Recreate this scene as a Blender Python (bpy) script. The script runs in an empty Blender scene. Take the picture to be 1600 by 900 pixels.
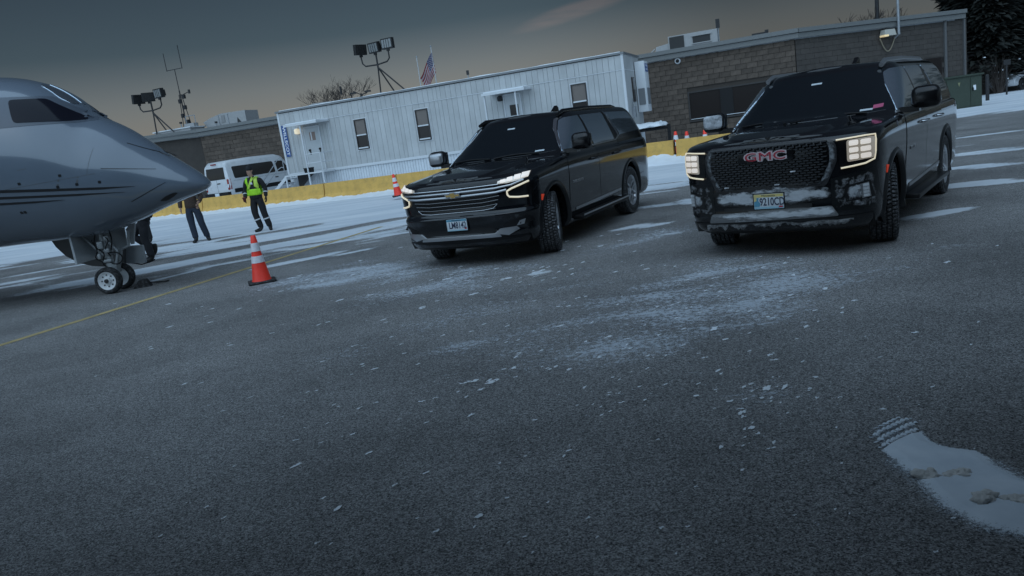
import bpy, bmesh, math, random
import numpy as np
from mathutils import Vector, Matrix, noise
from mathutils.bvhtree import BVHTree
from math import sin, cos, pi, radians, hypot, atan2

random.seed(7)
S = bpy.context.scene
COL = S.collection

# ------------------------------------------------------------------ camera
FPX, PITCH, ROLL, EYE = 1178.6, .1975, .1405, 1.6157
_F = Vector((0, cos(PITCH), -sin(PITCH))); _R0 = Vector((1, 0, 0)); _U0 = Vector((0, sin(PITCH), cos(PITCH)))
_R = _R0*cos(ROLL)-_U0*sin(ROLL); _U = _U0*cos(ROLL)+_R0*sin(ROLL)
cd = bpy.data.cameras.new('camera'); cam = bpy.data.objects.new('camera', cd); COL.objects.link(cam)
cd.sensor_width = 36; cd.lens = FPX/1600*36; cd.clip_end = 3000; cd.clip_start = .05
M = Matrix((_R, _U, -_F)).transposed().to_4x4(); M.translation = (0, 0, EYE); cam.matrix_world = M
S.camera = cam

def gp(u, v, z=0.):
    "point of the place, at height z, that the photograph shows at (u, v)"
    d = _R*((u-800)/FPX)-_U*((v-450)/FPX)+_F
    return Vector((0, 0, EYE))+d*((z-EYE)/d.z)

# ------------------------------------------------------------------ world, sun, exposure
SUN_EL, SUN_AZ = radians(46), radians(200)     # behind the camera, veiled; azimuth clockwise from +y
w = bpy.data.worlds.new('World'); S.world = w; w.use_nodes = True
nt = w.node_tree; nt.nodes.clear()
def N(t, **k):
    n = nt.nodes.new(t)
    for a, b in k.items(): setattr(n, a, b)
    return n
sky = N('ShaderNodeTexSky', sky_type='NISHITA', sun_disc=False, sun_elevation=SUN_EL, sun_rotation=SUN_AZ, air_density=1.0, dust_density=1.5, ozone_density=2.0)
hs = N('ShaderNodeHueSaturation'); hs.inputs['Saturation'].default_value = .55
bg = N('ShaderNodeBackground'); bg.inputs['Strength'].default_value = .05
out = N('ShaderNodeOutputWorld')
# thin veil of dusk cloud: warm grey low down, blue grey above; the afterglow is behind the camera
tc = N('ShaderNodeTexCoord'); sep = N('ShaderNodeSeparateXYZ'); nt.links.new(tc.outputs['Generated'], sep.inputs[0])
rp = N('ShaderNodeValToRGB'); nt.links.new(sep.outputs['Z'], rp.inputs[0])
cr = rp.color_ramp; cr.elements[0].position = 0; cr.elements[0].color = (1.0, .86, .78, 1)
cr.elements[1].position = .9; cr.elements[1].color = (.60, .64, .68, 1)
for p, c in ((.05, (.98, .86, .79, 1)), (.095, (.70, .68, .65, 1)), (.15, (.29, .37, .395, 1)), (.23, (.22, .29, .32, 1)), (.42, (.30, .38, .42, 1))):
    e = cr.elements.new(p); e.color = c
def lobe(d, a, b, lo, hi):
    v = N('ShaderNodeVectorMath', operation='DOT_PRODUCT'); v.inputs[1].default_value = d; nt.links.new(tc.outputs['Generated'], v.inputs[0])
    m = N('ShaderNodeMapRange', interpolation_type='SMOOTHSTEP'); nt.links.new(v.outputs['Value'], m.inputs[0])
    for i, q in enumerate((a, b, lo, hi)): m.inputs[i+1].default_value = q
    return m.outputs[0]
def mul(c, f):
    x = N('ShaderNodeMix', data_type='RGBA', blend_type='MULTIPLY'); x.inputs[0].default_value = 1; nt.links.new(c, x.inputs[6]); nt.links.new(f, x.inputs[7]); return x.outputs[2]
rc = N('ShaderNodeValToRGB'); nt.links.new(sep.outputs['Z'], rc.inputs[0]); q_ = rc.color_ramp; q_.elements[0].position = 0; q_.elements[0].color = (.62, .70, .76, 1); q_.elements[1].position = .9; q_.elements[1].color = (.60, .64, .68, 1)
for p, c in ((.12, (.50, .57, .63, 1)), (.24, (.30, .38, .42, 1)), (.42, (.30, .38, .42, 1))):
    e = q_.elements.new(p); e.color = c
wm = N('ShaderNodeMix', data_type='RGBA'); nt.links.new(lobe((-.22, .97, 0), .35, .90, 0, 1), wm.inputs[0]); nt.links.new(rc.outputs[0], wm.inputs[6]); nt.links.new(rp.outputs[0], wm.inputs[7])
nt.links.new(sky.outputs[0], hs.inputs['Color'])
c_ = mul(hs.outputs[0], wm.outputs[2]); c_ = mul(c_, lobe((.05, -1, 0), -.88, .30, 1.0, 3.2)); c_ = mul(c_, lobe((-.30, .95, .07), .79, .98, .50, 1.))
# one faint strip of lit cloud
mpn = N('ShaderNodeMapping'); mpn.inputs['Rotation'].default_value = (0, radians(10), 0); mpn.inputs['Scale'].default_value = (3., 3., 26); nt.links.new(tc.outputs['Generated'], mpn.inputs[0])
cn = N('ShaderNodeTexNoise'); cn.inputs['Scale'].default_value = 2.2; cn.inputs['Detail'].default_value = 6; nt.links.new(mpn.outputs[0], cn.inputs['Vector'])
cm_ = N('ShaderNodeMapRange', interpolation_type='SMOOTHSTEP'); nt.links.new(cn.outputs[0], cm_.inputs[0])
for i, q in enumerate((.36, .62, .15, 1.)): cm_.inputs[i+1].default_value = q
# its place: a band crossing the upper middle of the view, another low on the left
def seg(c, t, l, w_):
    c = Vector(c).normalized(); t = (Vector(t)-c*Vector(t).dot(c)).normalized(); n = c.cross(t)
    a = N('ShaderNodeVectorMath', operation='DOT_PRODUCT'); a.inputs[1].default_value = t/l; nt.links.new(tc.outputs['Generated'], a.inputs[0])
    b = N('ShaderNodeVectorMath', operation='DOT_PRODUCT'); b.inputs[1].default_value = n/w_; nt.links.new(tc.outputs['Generated'], b.inputs[0])
    f = N('ShaderNodeVectorMath', operation='DOT_PRODUCT'); f.inputs[1].default_value = c; nt.links.new(tc.outputs['Generated'], f.inputs[0])
    p = N('ShaderNodeMath', operation='MULTIPLY'); nt.links.new(a.outputs['Value'], p.inputs[0]); nt.links.new(a.outputs['Value'], p.inputs[1])
    q = N('ShaderNodeMath', operation='MULTIPLY_ADD'); nt.links.new(b.outputs['Value'], q.inputs[0]); nt.links.new(b.outputs['Value'], q.inputs[1]); nt.links.new(p.outputs[0], q.inputs[2])
    m = N('ShaderNodeMapRange', interpolation_type='SMOOTHSTEP'); nt.links.new(q.outputs[0], m.inputs[0])
    for i, v in enumerate((0, 1., 1., 0)): m.inputs[i+1].default_value = v
    g = N('ShaderNodeMath', operation='GREATER_THAN'); g.inputs[1].default_value = 0; nt.links.new(f.outputs['Value'], g.inputs[0])
    h = N('ShaderNodeMath', operation='MULTIPLY'); nt.links.new(m.outputs[0], h.inputs[0]); nt.links.new(g.outputs[0], h.inputs[1]); return h.outputs[0]
def vdir(u, v): return (_R*((u-800)/FPX)-_U*((v-450)/FPX)+_F).normalized()
m1 = seg(vdir(905, 14), vdir(980, -12)-vdir(830, 40), .10, .013)
mm = N('ShaderNodeMath', operation='MULTIPLY'); nt.links.new(cm_.outputs[0], mm.inputs[0]); nt.links.new(m1, mm.inputs[1])
m2 = N('ShaderNodeMath', operation='MULTIPLY'); nt.links.new(mm.outputs[0], m2.inputs[0]); m2.inputs[1].default_value = 1.25; cm_ = m2
cx_ = N('ShaderNodeMix', data_type='RGBA', blend_type='ADD'); nt.links.new(cm_.outputs[0], cx_.inputs[0]); nt.links.new(c_, cx_.inputs[6]); cx_.inputs[7].default_value = (1.0, .55, .40, 1)
nt.links.new(cx_.outputs[2], bg.inputs[0]); nt.links.new(bg.outputs[0], out.inputs[0])
sd = bpy.data.lights.new('sun', 'SUN'); sd.energy = 2.5; sd.angle = radians(110); sd.color = (.53, .765, 1.)
so = bpy.data.objects.new('sun', sd); COL.objects.link(so)
so.rotation_euler = (Vector((sin(SUN_AZ)*cos(SUN_EL), cos(SUN_AZ)*cos(SUN_EL), sin(SUN_EL)))).to_track_quat('Z', 'Y').to_euler()
S.view_settings.view_transform = 'Standard'; S.view_settings.look = 'None'
S.view_settings.exposure = 0; S.view_settings.gamma = 1; S.view_settings.use_curve_mapping = False

# ------------------------------------------------------------------ materials
MATS = {}
def mat(name, col=(.5, .5, .5), rough=.6, metal=0, var=0, vscale=6., bump=0, bscale=40., emit=None, es=1, coat=0, island=0, dirt=None, spec=.5):
    "principled material; var mottles the colour, bump adds grain, dirt=(colour, amount, scale) adds a blotchy film"
    if name in MATS: return MATS[name]
    m = bpy.data.materials.new(name); MATS[name] = m; m.use_nodes = True
    t = m.node_tree; b = t.nodes['Principled BSDF']; L = t.links.new
    b.inputs['Roughness'].default_value = rough; b.inputs['Metallic'].default_value = metal
    b.inputs['Specular IOR Level'].default_value = spec
    if coat: b.inputs['Coat Weight'].default_value = coat; b.inputs['Coat Roughness'].default_value = .06
    if emit: b.inputs['Emission Color'].default_value = (*emit, 1); b.inputs['Emission Strength'].default_value = es
    b.inputs['Base Color'].default_value = (*col, 1)
    tcn = t.nodes.new('ShaderNodeTexCoord'); src = None
    def nz(scale, det=4, rgh=.6):
        n = t.nodes.new('ShaderNodeTexNoise'); n.inputs['Scale'].default_value = scale; n.inputs['Detail'].default_value = det; n.inputs['Roughness'].default_value = rgh
        L(tcn.outputs['Object'], n.inputs['Vector']); return n
    if var:
        n = nz(vscale); r = t.nodes.new('ShaderNodeMapRange'); r.inputs[1].default_value = .3; r.inputs[2].default_value = .7
        r.inputs[3].default_value = 1-var; r.inputs[4].default_value = 1+var; L(n.outputs[0], r.inputs[0])
        x = t.nodes.new('ShaderNodeMix'); x.data_type = 'RGBA'; x.blend_type = 'MULTIPLY'; x.inputs[0].default_value = 1
        x.inputs[6].default_value = (*col, 1); L(r.outputs[0], x.inputs[7]); src = x.outputs[2]
    if island:
        g = t.nodes.new('ShaderNodeNewGeometry'); oi = t.nodes.new('ShaderNodeObjectInfo')
        ad = t.nodes.new('ShaderNodeMath'); ad.operation = 'ADD'; L(g.outputs['Random Per Island'], ad.inputs[0]); L(oi.outputs['Random'], ad.inputs[1])
        fr = t.nodes.new('ShaderNodeMath'); fr.operation = 'FRACT'; L(ad.outputs[0], fr.inputs[0])
        r = t.nodes.new('ShaderNodeMapRange'); r.inputs[3].default_value = 1-island; r.inputs[4].default_value = 1+island; L(fr.outputs[0], r.inputs[0])
        x = t.nodes.new('ShaderNodeMix'); x.data_type = 'RGBA'; x.blend_type = 'MULTIPLY'; x.inputs[0].default_value = 1
        if src: L(src, x.inputs[6])
        else: x.inputs[6].default_value = (*col, 1)
        L(r.outputs[0], x.inputs[7]); src = x.outputs[2]
    if dirt:
        dc, amt, sc = dirt; n = nz(sc, 6, .65); r = t.nodes.new('ShaderNodeMapRange'); r.inputs[1].default_value = .62-.3*amt; r.inputs[2].default_value = .78-.2*amt
        r.inputs[4].default_value = min(1, amt*1.2); L(n.outputs[0], r.inputs[0])
        x = t.nodes.new('ShaderNodeMix'); x.data_type = 'RGBA'; L(r.outputs[0], x.inputs[0])
        if src: L(src, x.inputs[6])
        else: x.inputs[6].default_value = (*col, 1)
        x.inputs[7].default_value = (*dc, 1); src = x.outputs[2]
        rr = t.nodes.new('ShaderNodeMapRange'); rr.inputs[3].default_value = rough; rr.inputs[4].default_value = .8; L(r.outputs[0], rr.inputs[0]); L(rr.outputs[0], b.inputs['Roughness'])
    if src: L(src, b.inputs['Base Color'])
    if bump:
        n = nz(bscale, 5); bp = t.nodes.new('ShaderNodeBump'); bp.inputs['Strength'].default_value = bump; bp.inputs['Distance'].default_value = .02
        L(n.outputs[0], bp.inputs['Height']); L(bp.outputs[0], b.inputs['Normal'])
    return m

def crust(name, base, cov, scale=12, snow=(.62, .66, .70), width=.04, stretch=(1, 1, 1)):
    "dark plastic caked with snow: ragged cover, thin towards the edge of the patch"
    if name in MATS: return MATS[name]
    m = mat(name, base, .35); t = m.node_tree; b = t.nodes['Principled BSDF']; L = t.links.new
    tcn = t.nodes.new('ShaderNodeTexCoord'); mp = t.nodes.new('ShaderNodeMapping'); mp.inputs['Scale'].default_value = stretch; L(tcn.outputs['Object'], mp.inputs[0])
    def nz(sc, d):
        n = t.nodes.new('ShaderNodeTexNoise'); n.inputs['Scale'].default_value = sc; n.inputs['Detail'].default_value = d; n.inputs['Roughness'].default_value = .7; L(mp.outputs[0], n.inputs['Vector']); return n.outputs[0]
    def mr(src, a, c, lo, hi):
        r = t.nodes.new('ShaderNodeMapRange'); L(src, r.inputs[0])
        for i, q in enumerate((a, c, lo, hi)): r.inputs[i+1].default_value = q
        return r.outputs[0]
    def ad(a, c):
        n = t.nodes.new('ShaderNodeMath'); n.operation = 'ADD'; L(a, n.inputs[0]); L(c, n.inputs[1]); return n.outputs[0]
    at = t.nodes.new('ShaderNodeAttribute'); at.attribute_name = 'rim'
    f = mr(ad(ad(mr(at.outputs['Fac'], 0, width, -.22, .10), nz(scale, 6)), mr(nz(scale*.35, 2), 0, 1, -.2, .2)), .62-cov*.3, .80-cov*.3, 0, .92)
    x = t.nodes.new('ShaderNodeMix'); x.data_type = 'RGBA'; L(f, x.inputs[0]); x.inputs[6].default_value = (*base, 1)
    sc = t.nodes.new('ShaderNodeMix'); sc.data_type = 'RGBA'; L(nz(scale*2.5, 4), sc.inputs[0]); sc.inputs[6].default_value = (snow[0]*.45, snow[1]*.45, snow[2]*.45, 1); sc.inputs[7].default_value = (*snow, 1); L(sc.outputs[2], x.inputs[7])
    L(x.outputs[2], b.inputs['Base Color']); L(mr(f, 0, 1, .3, .85), b.inputs['Roughness'])
    bp = t.nodes.new('ShaderNodeBump'); bp.inputs['Strength'].default_value = .8; bp.inputs['Distance'].default_value = .03; L(f, bp.inputs['Height']); L(bp.outputs[0], b.inputs['Normal'])
    return m

# ------------------------------------------------------------------ mesh helpers
def link(name, me, m=None, parent=None, smooth=False, kind=None, label=None):
    if m is not None:
        me.materials.clear()
        for q in (m if isinstance(m, (list, tuple)) else [m]): me.materials.append(q)
    if smooth and not me.has_custom_normals:
        me.polygons.foreach_set('use_smooth', [True]*len(me.polygons))
        if smooth != 'all':
            try: me.set_sharp_from_angle(angle=radians(35 if smooth is True else smooth))
            except Exception: pass
    o = bpy.data.objects.new(name, me); COL.objects.link(o)
    if parent: o.parent = parent
    if kind: o['kind'] = kind
    if label: o['label'] = label
    return o
class MB:
    def __init__(s): s.v = []; s.f = []; s.mi = []; s.cur = 0
    def add(s, vs, fs, X=None):
        k = len(s.v)
        s.v += [tuple(X @ Vector(p)) for p in vs] if X else [tuple(p) for p in vs]
        s.f += [tuple(i+k for i in f) for f in fs]; s.mi += [s.cur]*len(fs); return s
    def box(s, c, d, X=None, taper=1.):
        x, y, z = c; a, b, h = d[0]/2, d[1]/2, d[2]/2; t = taper
        vs = [(x-a, y-b, z-h), (x+a, y-b, z-h), (x+a, y+b, z-h), (x-a, y+b, z-h), (x-a*t, y-b*t, z+h), (x+a*t, y-b*t, z+h), (x+a*t, y+b*t, z+h), (x-a*t, y+b*t, z+h)]
        return s.add(vs, [(3, 2, 1, 0), (4, 5, 6, 7), (0, 1, 5, 4), (1, 2, 6, 5), (2, 3, 7, 6), (3, 0, 4, 7)], X)
    def tube(s, pts, r, n=8, cap=True, X=None):
        pts = [Vector(p) for p in pts]; rs = r if isinstance(r, (list, tuple)) else [r]*len(pts)
        vs = []; fs = []; up = None
        for i, p in enumerate(pts):
            t = (pts[min(i+1, len(pts)-1)]-pts[max(i-1, 0)]).normalized()
            if up is None: up = Vector((0, 0, 1)) if abs(t.z) < .9 else Vector((1, 0, 0))
            a = t.cross(up).normalized(); b = a.cross(t); up = b
            for k in range(n): vs.append(p+(a*cos(2*pi*k/n)+b*sin(2*pi*k/n))*rs[i])
        for i in range(len(pts)-1):
            for k in range(n): fs.append((i*n+k, i*n+(k+1) % n, (i+1)*n+(k+1) % n, (i+1)*n+k))
        if cap: fs.append(tuple(range(n))[::-1]); fs.append(tuple(range((len(pts)-1)*n, len(pts)*n)))
        return s.add(vs, fs, X)
    def lathe(s, prof, n=24, X=None, close=False):
        "prof: (radius, height) pairs turned about z"
        vs = []; fs = []; m = len(prof)
        for r, z in prof:
            for k in range(n): vs.append((r*cos(2*pi*k/n), r*sin(2*pi*k/n), z))
        for i in range(m-1 if not close else m):
            for k in range(n): fs.append((i*n+k, i*n+(k+1) % n, ((i+1) % m)*n+(k+1) % n, ((i+1) % m)*n+k))
        if not close: fs.append(tuple(range(n))[::-1]); fs.append(tuple(range((m-1)*n, m*n)))
        return s.add(vs, fs, X)
    def prism(s, poly, axis, a, b, X=None):
        "poly in the plane across axis ('x','y','z'), from a to b"
        def P(p, h): return {'x': (h, p[0], p[1]), 'y': (p[0], h, p[1]), 'z': (p[0], p[1], h)}[axis]
        n = len(poly); vs = [P(p, a) for p in poly]+[P(p, b) for p in poly]
        return s.add(vs, [tuple(range(n))[::-1], tuple(range(n, 2*n))]+[(i, (i+1) % n, n+(i+1) % n, n+i) for i in range(n)], X)
    def mesh(s, name='m', fix=True):
        me = bpy.data.meshes.new(name); me.from_pydata(s.v, [], s.f); me.polygons.foreach_set('material_index', s.mi)
        if fix:
            b = bmesh.new(); b.from_mesh(me); bmesh.ops.recalc_face_normals(b, faces=b.faces); b.to_mesh(me); b.free()
        return me
    def build(s, name, m, parent=None, smooth=False, kind=None, label=None): return link(name, s.mesh(name), m, parent, smooth, kind, label)
def rbox_mesh(c, d, r=.02, seg=2, taper=1.):
    b = bmesh.new(); q = MB().box(c, d, taper=taper).mesh(); b.from_mesh(q); bmesh.ops.bevel(b, geom=b.edges[:]+b.verts[:], offset=r, segments=seg, affect='EDGES', profile=.5)
    b.to_mesh(q); b.free(); return q
def rbox(name, c, d, r, m, parent=None, seg=2, taper=1., **k): return link(name, rbox_mesh(c, d, r, seg, taper), m, parent, smooth=True, **k)
def thing(name, label, cat, loc=(0, 0, 0), rz=0., group=None):
    o = bpy.data.objects.new(name, None); COL.objects.link(o); o.location = loc; o.rotation_euler = (0, 0, rz); o.empty_display_size = .2
    o['label'] = label; o['category'] = cat
    if group: o['group'] = group
    return o
def tag(o, label, cat, group=None):
    o['label'] = label; o['category'] = cat
    if group: o['group'] = group
    return o
def dup(o, parent=None):
    kids = [c for c in COL.objects if c.parent == o]
    n = o.copy(); COL.objects.link(n)
    if parent: n.parent = parent
    for c in kids: dup(c, n)
    return n
def rounded(poly, r, seg=3):
    out = []; n = len(poly)
    for i in range(n):
        p = Vector(poly[i]); a = Vector(poly[i-1])-p; b = Vector(poly[(i+1) % n])-p
        d = min(r, a.length*.45, b.length*.45); a = p+a.normalized()*d; b = p+b.normalized()*d
        for k in range(seg+1):
            t = k/seg; out.append(tuple(a*(1-t)**2+p*2*t*(1-t)+b*t*t))
    return out
SURF = {}
def surface(me):
    "ray-castable copy of a mesh that remembers its smooth vertex normals"
    q = bmesh.new(); q.from_mesh(me); bmesh.ops.triangulate(q, faces=q.faces); q.normal_update(); q.verts.ensure_lookup_table(); q.faces.ensure_lookup_table()
    bv = BVHTree.FromBMesh(q); SURF[id(bv)] = ([tuple(v.index for v in f.verts) for f in q.faces], [v.co.copy() for v in q.verts], [v.normal.copy() for v in q.verts], bv); q.free(); return bv
def smooth_n(bvh, p, fi, fallback):
    S_ = SURF.get(id(bvh))
    if not S_: return fallback
    a, b, c = S_[0][fi]; A, B, C = S_[1][a], S_[1][b], S_[1][c]; v0, v1, v2 = B-A, C-A, p-A
    d00, d01, d11, d20, d21 = v0.dot(v0), v0.dot(v1), v1.dot(v1), v2.dot(v0), v2.dot(v1); den = d00*d11-d01*d01
    if abs(den) < 1e-14: return fallback
    v = (d11*d20-d01*d21)/den; w_ = (d00*d21-d01*d20)/den
    n = S_[2][a]*(1-v-w_)+S_[2][b]*v+S_[2][c]*w_
    if n.length < 1e-6: return fallback
    n.normalize(); return n if n.dot(fallback) > 0 else -n
def patch_mesh(bvh, org, ux, uy, dr, poly, off=.004, thick=.006, res=.08, rnd=0):
    "a panel cut to poly (in the ux,uy plane through org), laid on the surface met along dr, thick outwards"
    org, ux, uy, dr = Vector(org), Vector(ux), Vector(uy), Vector(dr).normalized()
    if rnd: poly = rounded(poly, rnd)
    b = bmesh.new(); el = b.verts.layers.float.new('rim'); b.faces.new([b.verts.new((p[0], p[1], 0)) for p in poly])
    for ax in (0, 1):
        lo = min(p[ax] for p in poly); hi = max(p[ax] for p in poly); k = max(1, int((hi-lo)/res))
        for i in range(1, k):
            c = Vector((0, 0, 0)); c[ax] = lo+(hi-lo)*i/k; nn = Vector((0, 0, 0)); nn[ax] = 1
            bmesh.ops.bisect_plane(b, geom=b.verts[:]+b.edges[:]+b.faces[:], plane_co=c, plane_no=nn)
    pdist = {}
    for v in b.verts:
        m_ = 9.
        for i in range(len(poly)):
            ax_, ay_ = poly[i-1]; dx_, dy_ = poly[i][0]-ax_, poly[i][1]-ay_; t_ = max(0, min(1, ((v.co.x-ax_)*dx_+(v.co.y-ay_)*dy_)/(dx_*dx_+dy_*dy_+1e-9))); m_ = min(m_, hypot(v.co.x-ax_-t_*dx_, v.co.y-ay_-t_*dy_))
        pdist[v] = m_
    pos = {}; miss = []
    for v in b.verts:
        o = org+ux*v.co.x+uy*v.co.y; h = bvh.ray_cast(o, dr)
        if h[0] is None: miss.append(v); pos[v] = None
        else:
            nn = h[1] if h[1].dot(dr) < 0 else -h[1]
            pos[v] = (h[0], smooth_n(bvh, h[0], h[2], nn))
    good = [v for v in b.verts if pos[v]]
    if not good: raise ValueError('patch misses: %s' % (poly,))
    for v in miss:
        q = min(good, key=lambda g: (g.co-v.co).length); p, nn = pos[q]
        o = org+ux*v.co.x+uy*v.co.y; pos[v] = (o+dr*((p-o).dot(dr)), nn)
    for v in b.verts: v.co, nn = pos[v][0]+pos[v][1]*off, pos[v][1]; v.normal = nn; pos[v] = nn
    b.normal_update()
    bd = [e for e in b.edges if e.is_boundary]
    for v in b.verts: v[el] = pdist.get(v, 0.)
    front = b.faces[:]
    # skirt: extrude the boundary back towards the surface
    r = bmesh.ops.extrude_edge_only(b, edges=bd)
    for g in r['geom']:
        if isinstance(g, bmesh.types.BMVert):
            q = min((e.other_vert(g) for e in g.link_edges), key=lambda z: (z.co-g.co).length); g.co = q.co-pos.get(q, -dr)*(thick+off)
    bmesh.ops.recalc_face_normals(b, faces=b.faces)
    if sum(f.normal.dot(dr)*f.calc_area() for f in front) > 0: bmesh.ops.reverse_faces(b, faces=b.faces)
    b.verts.index_update(); cn_ = {v.index: n for v, n in pos.items() if isinstance(n, Vector)}; b.verts.ensure_lookup_table()
    nrm = []
    for v in b.verts:
        n = cn_.get(v.index)
        if n is None:
            q = min((e.other_vert(v) for e in v.link_edges), key=lambda z: (z.co-v.co).length); n = cn_.get(q.index, -dr)
        nrm.append(tuple(n))
    me = bpy.data.meshes.new('patch'); b.to_mesh(me); b.free()
    if id(bvh) in SURF: me.polygons.foreach_set('use_smooth', [True]*len(me.polygons)); me.normals_split_custom_set_from_vertices(nrm)
    return me
def evaluated(o):
    dg = bpy.context.evaluated_depsgraph_get(); dg.update()
    return bpy.data.meshes.new_from_object(o.evaluated_get(dg))
def text_mesh(s, size, depth=.003, sx=1., bold=0.):
    c = bpy.data.curves.new('t', 'FONT'); c.body = s; c.size = size; c.extrude = depth; c.align_x = 'CENTER'; c.align_y = 'CENTER'; c.offset = bold
    c.resolution_u = 3
    o = bpy.data.objects.new('t', c); COL.objects.link(o); me = evaluated(o); bpy.data.objects.remove(o); bpy.data.curves.remove(c)
    for v in me.vertices: v.co.x *= sx
    return me
def place_mesh(me, X): me.transform(X); return me
def frame(origin, right, up):
    "matrix putting mesh x along right, y along up"
    r, u = Vector(right).normalized(), Vector(up).normalized(); n = r.cross(u)
    m = Matrix((r, u, n)).transposed().to_4x4(); m.translation = Vector(origin); return m

# common materials
SNOW = mat('snow', (.78, .82, .86), .75, var=.06, vscale=3, bump=.5, bscale=25)
BLACKP = mat('black plastic', (.010, .010, .011), .5, spec=.25)
CHROME = mat('chrome', (.62, .63, .65), .18, metal=1)
STEEL = mat('dull galvanised steel', (.32, .34, .36), .5, metal=.6, var=.15)
DARKST = mat('dark steel', (.03, .03, .032), .6, metal=.3, var=.2)
RUBBER = mat('rubber', (.016, .016, .017), .85, dirt=((.18, .19, .2), .45, 30))
WHITE = mat('white paint', (.72, .74, .75), .5, var=.06, vscale=2)
GLASSD = mat('dark glass', (.006, .009, .012), .03, coat=.3); GLASSF = mat('film tinted side glass', (.52, .60, .68), .04, metal=.9)
# ================================================================== GROUND
def nz2(x, y, s, a=0., st=1.):
    c, sn = cos(a), sin(a); return noise.noise(((x*c+y*sn)*s/st, (-x*sn+y*c)*s, 3.7))
_bx = [-60, -30, -20, -12, -8, -6.4, -5, -3, -1.6, 0, 4, 7, 10, 15, 25, 60]
_by = [30, 26, 22, 17.6, 14.6, 13.6, 13.4, 13.5, 15.6, 16.8, 16.6, 18, 22.5, 27., 27, 30]
def snow_cover(x, y):
    b = float(np.interp(x, _bx, _by)); s = (y-b)/2.2 if y < b else (y-b)/(2.2+3.6*max(0, min(1, (1-x)/5)))
    s += (.35*nz2(x, y, .9, radians(22), 7)+.55*nz2(x, y, 2.2, radians(30), 8))*max(0, min(1, (1.5-x)/3))*max(0, min(1, (25-y)/5))
    s += .55*nz2(x, y, .55, radians(18), 4.5)+.35*nz2(x, y, 1.3, radians(24), 5)
    # wheel tracks worn through the snow
    for (x0, y0, x1, y1, wd, am) in ((-9, 15.6, -1.6, 19.2, .55, 1.5), (-7.4, 19.6, -4.6, 20.8, .4, 1.2), (-14, 21.5, -6.9, 20.6, .6, 1.2), (-7.0, 12.6, -2.6, 15.2, .35, 1.1), (-16, 20.5, -8.5, 17.2, .8, 1.4), (-2.5, 22.6, 1, 22, .14, .7), (-6.7, 25.6, -5.5, 25.4, .12, .7), (2.8, 18.6, 5, 17.6, .2, .7)):
        dx, dy = x1-x0, y1-y0; l = hypot(dx, dy); t = ((x-x0)*dx+(y-y0)*dy)/l/l; q = abs((x-x0)*dy-(y-y0)*dx)/l
        e = max(0, min(1, min(t, 1-t)*6+.3)); s -= am*e*math.exp(-(q/wd)**2)
    # loose patches on the bare apron
    for (px, py, rx, ry, an, am) in PATCH:
        c, sn = cos(an), sin(an); u = ((x-px)*c+(y-py)*sn)/rx; v = (-(x-px)*sn+(y-py)*c)/ry; d = u*u+v*v
        if d < 9: s = max(s, am*(1-d*.55)+.45*nz2(x, y, 1.6, an, 2.5)-.1)
    return max(-1.2, min(1.2, s))
PATCH = []
for u, v, rx, ry, an, am in ((1500, 262, .55, .2, -13, .8), (1560, 259, .5, .2, -13, .8), (1520, 287, .5, .22, -13, .9), (1560, 236, .8, .25, -13, .7), (1520, 238, .8, .25, -13, .6), (1590, 283, .4, .15, -13, .7), (1465, 334, .42, .14, 10, 1.0), (1435, 338, .2, .1, 10, .8),
        (1045, 366, .22, .10, 0, .9), (1020, 352, .3, .12, 20, .6), (1075, 314, .3, .35, 0, .8), (1020, 322, .5, .2, -10, .5), (940, 383, .14, .09, 0, .8), (840, 427, .13, .1, 10, .5), (985, 355, .3, .12, 25, .5), (1030, 300, .5, .1, -10, .6),
        (440, 412, .6, .18, 30, .7), (500, 400, .5, .15, 30, .7), (560, 392, .4, .12, 30, .6), (590, 372, .5, .12, 30, .8), (300, 424, .5, .14, 55, .8), (250, 436, .25, .12, 50, .9), (150, 398, 1.0, .2, 20, .7), (60, 425, 1.0, .18, 20, .6), (50, 405, 1.4, .2, 15, .6), (90, 447, .5, .09, 40, .4),
        (1490, 385, .14, .1, 0, .4), (1500, 212, .9, .2, -13, .5), (1570, 207, 1., .2, -13, .4), (1540, 224, .9, .18, -13, .4)):
    p = gp(u, v); PATCH.append((p.x, p.y, rx, ry, radians(an), am))
FROST = [(gp(u, v).x, gp(u, v).y, r, a) for u, v, r, a in ((1110, 490, .55, 1.), (1150, 450, .6, .8), (960, 545, .5, .8), (900, 560, .4, .5), (840, 430, .6, 1.), (900, 420, .6, .6), (760, 430, .9, .5), (930, 385, .8, .7), (680, 440, 1.0, .6), (560, 440, 1.0, .6), (1020, 360, 1.0, .6), (1180, 470, .5, .5), (740, 600, .35, .6), (650, 630, .3, .5), (1200, 608, .2, .6), (1160, 645, .15, .5), (640, 480, 1.3, .35), (870, 500, .8, .35), (1000, 470, 1., .4), (1180, 400, 1.3, .3), (1480, 390, .8, .4), (620, 410, 1.2, .7), (500, 430, 1.2, .6), (400, 450, .9, .4), (330, 500, .9, .25), (1060, 560, .35, .6), (1120, 590, .3, .6), (800, 560, .4, .5), (700, 540, .5, .5), (1010, 610, .25, .5), (900, 640, .25, .45), (1230, 620, .25, .6), (1180, 690, .2, .5), (1300, 500, .5, .5), (560, 560, .5, .45), (480, 640, .3, .4), (840, 700, .25, .35), (1080, 430, .8, .6), (1260, 430, .8, .5), (760, 500, .7, .5))]
def frost(x, y):
    f = 0.
    for px, py, r, a in FROST: f += 1.1*a*math.exp(-(((x-px)/r)**2+((y-py)/r)**2))
    return max(0, min(1.1, f))*max(.05, .75+1.0*nz2(x, y, 1.3, radians(28), 2.6)+.6*nz2(x, y, 3.1, radians(28), 2.))
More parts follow.
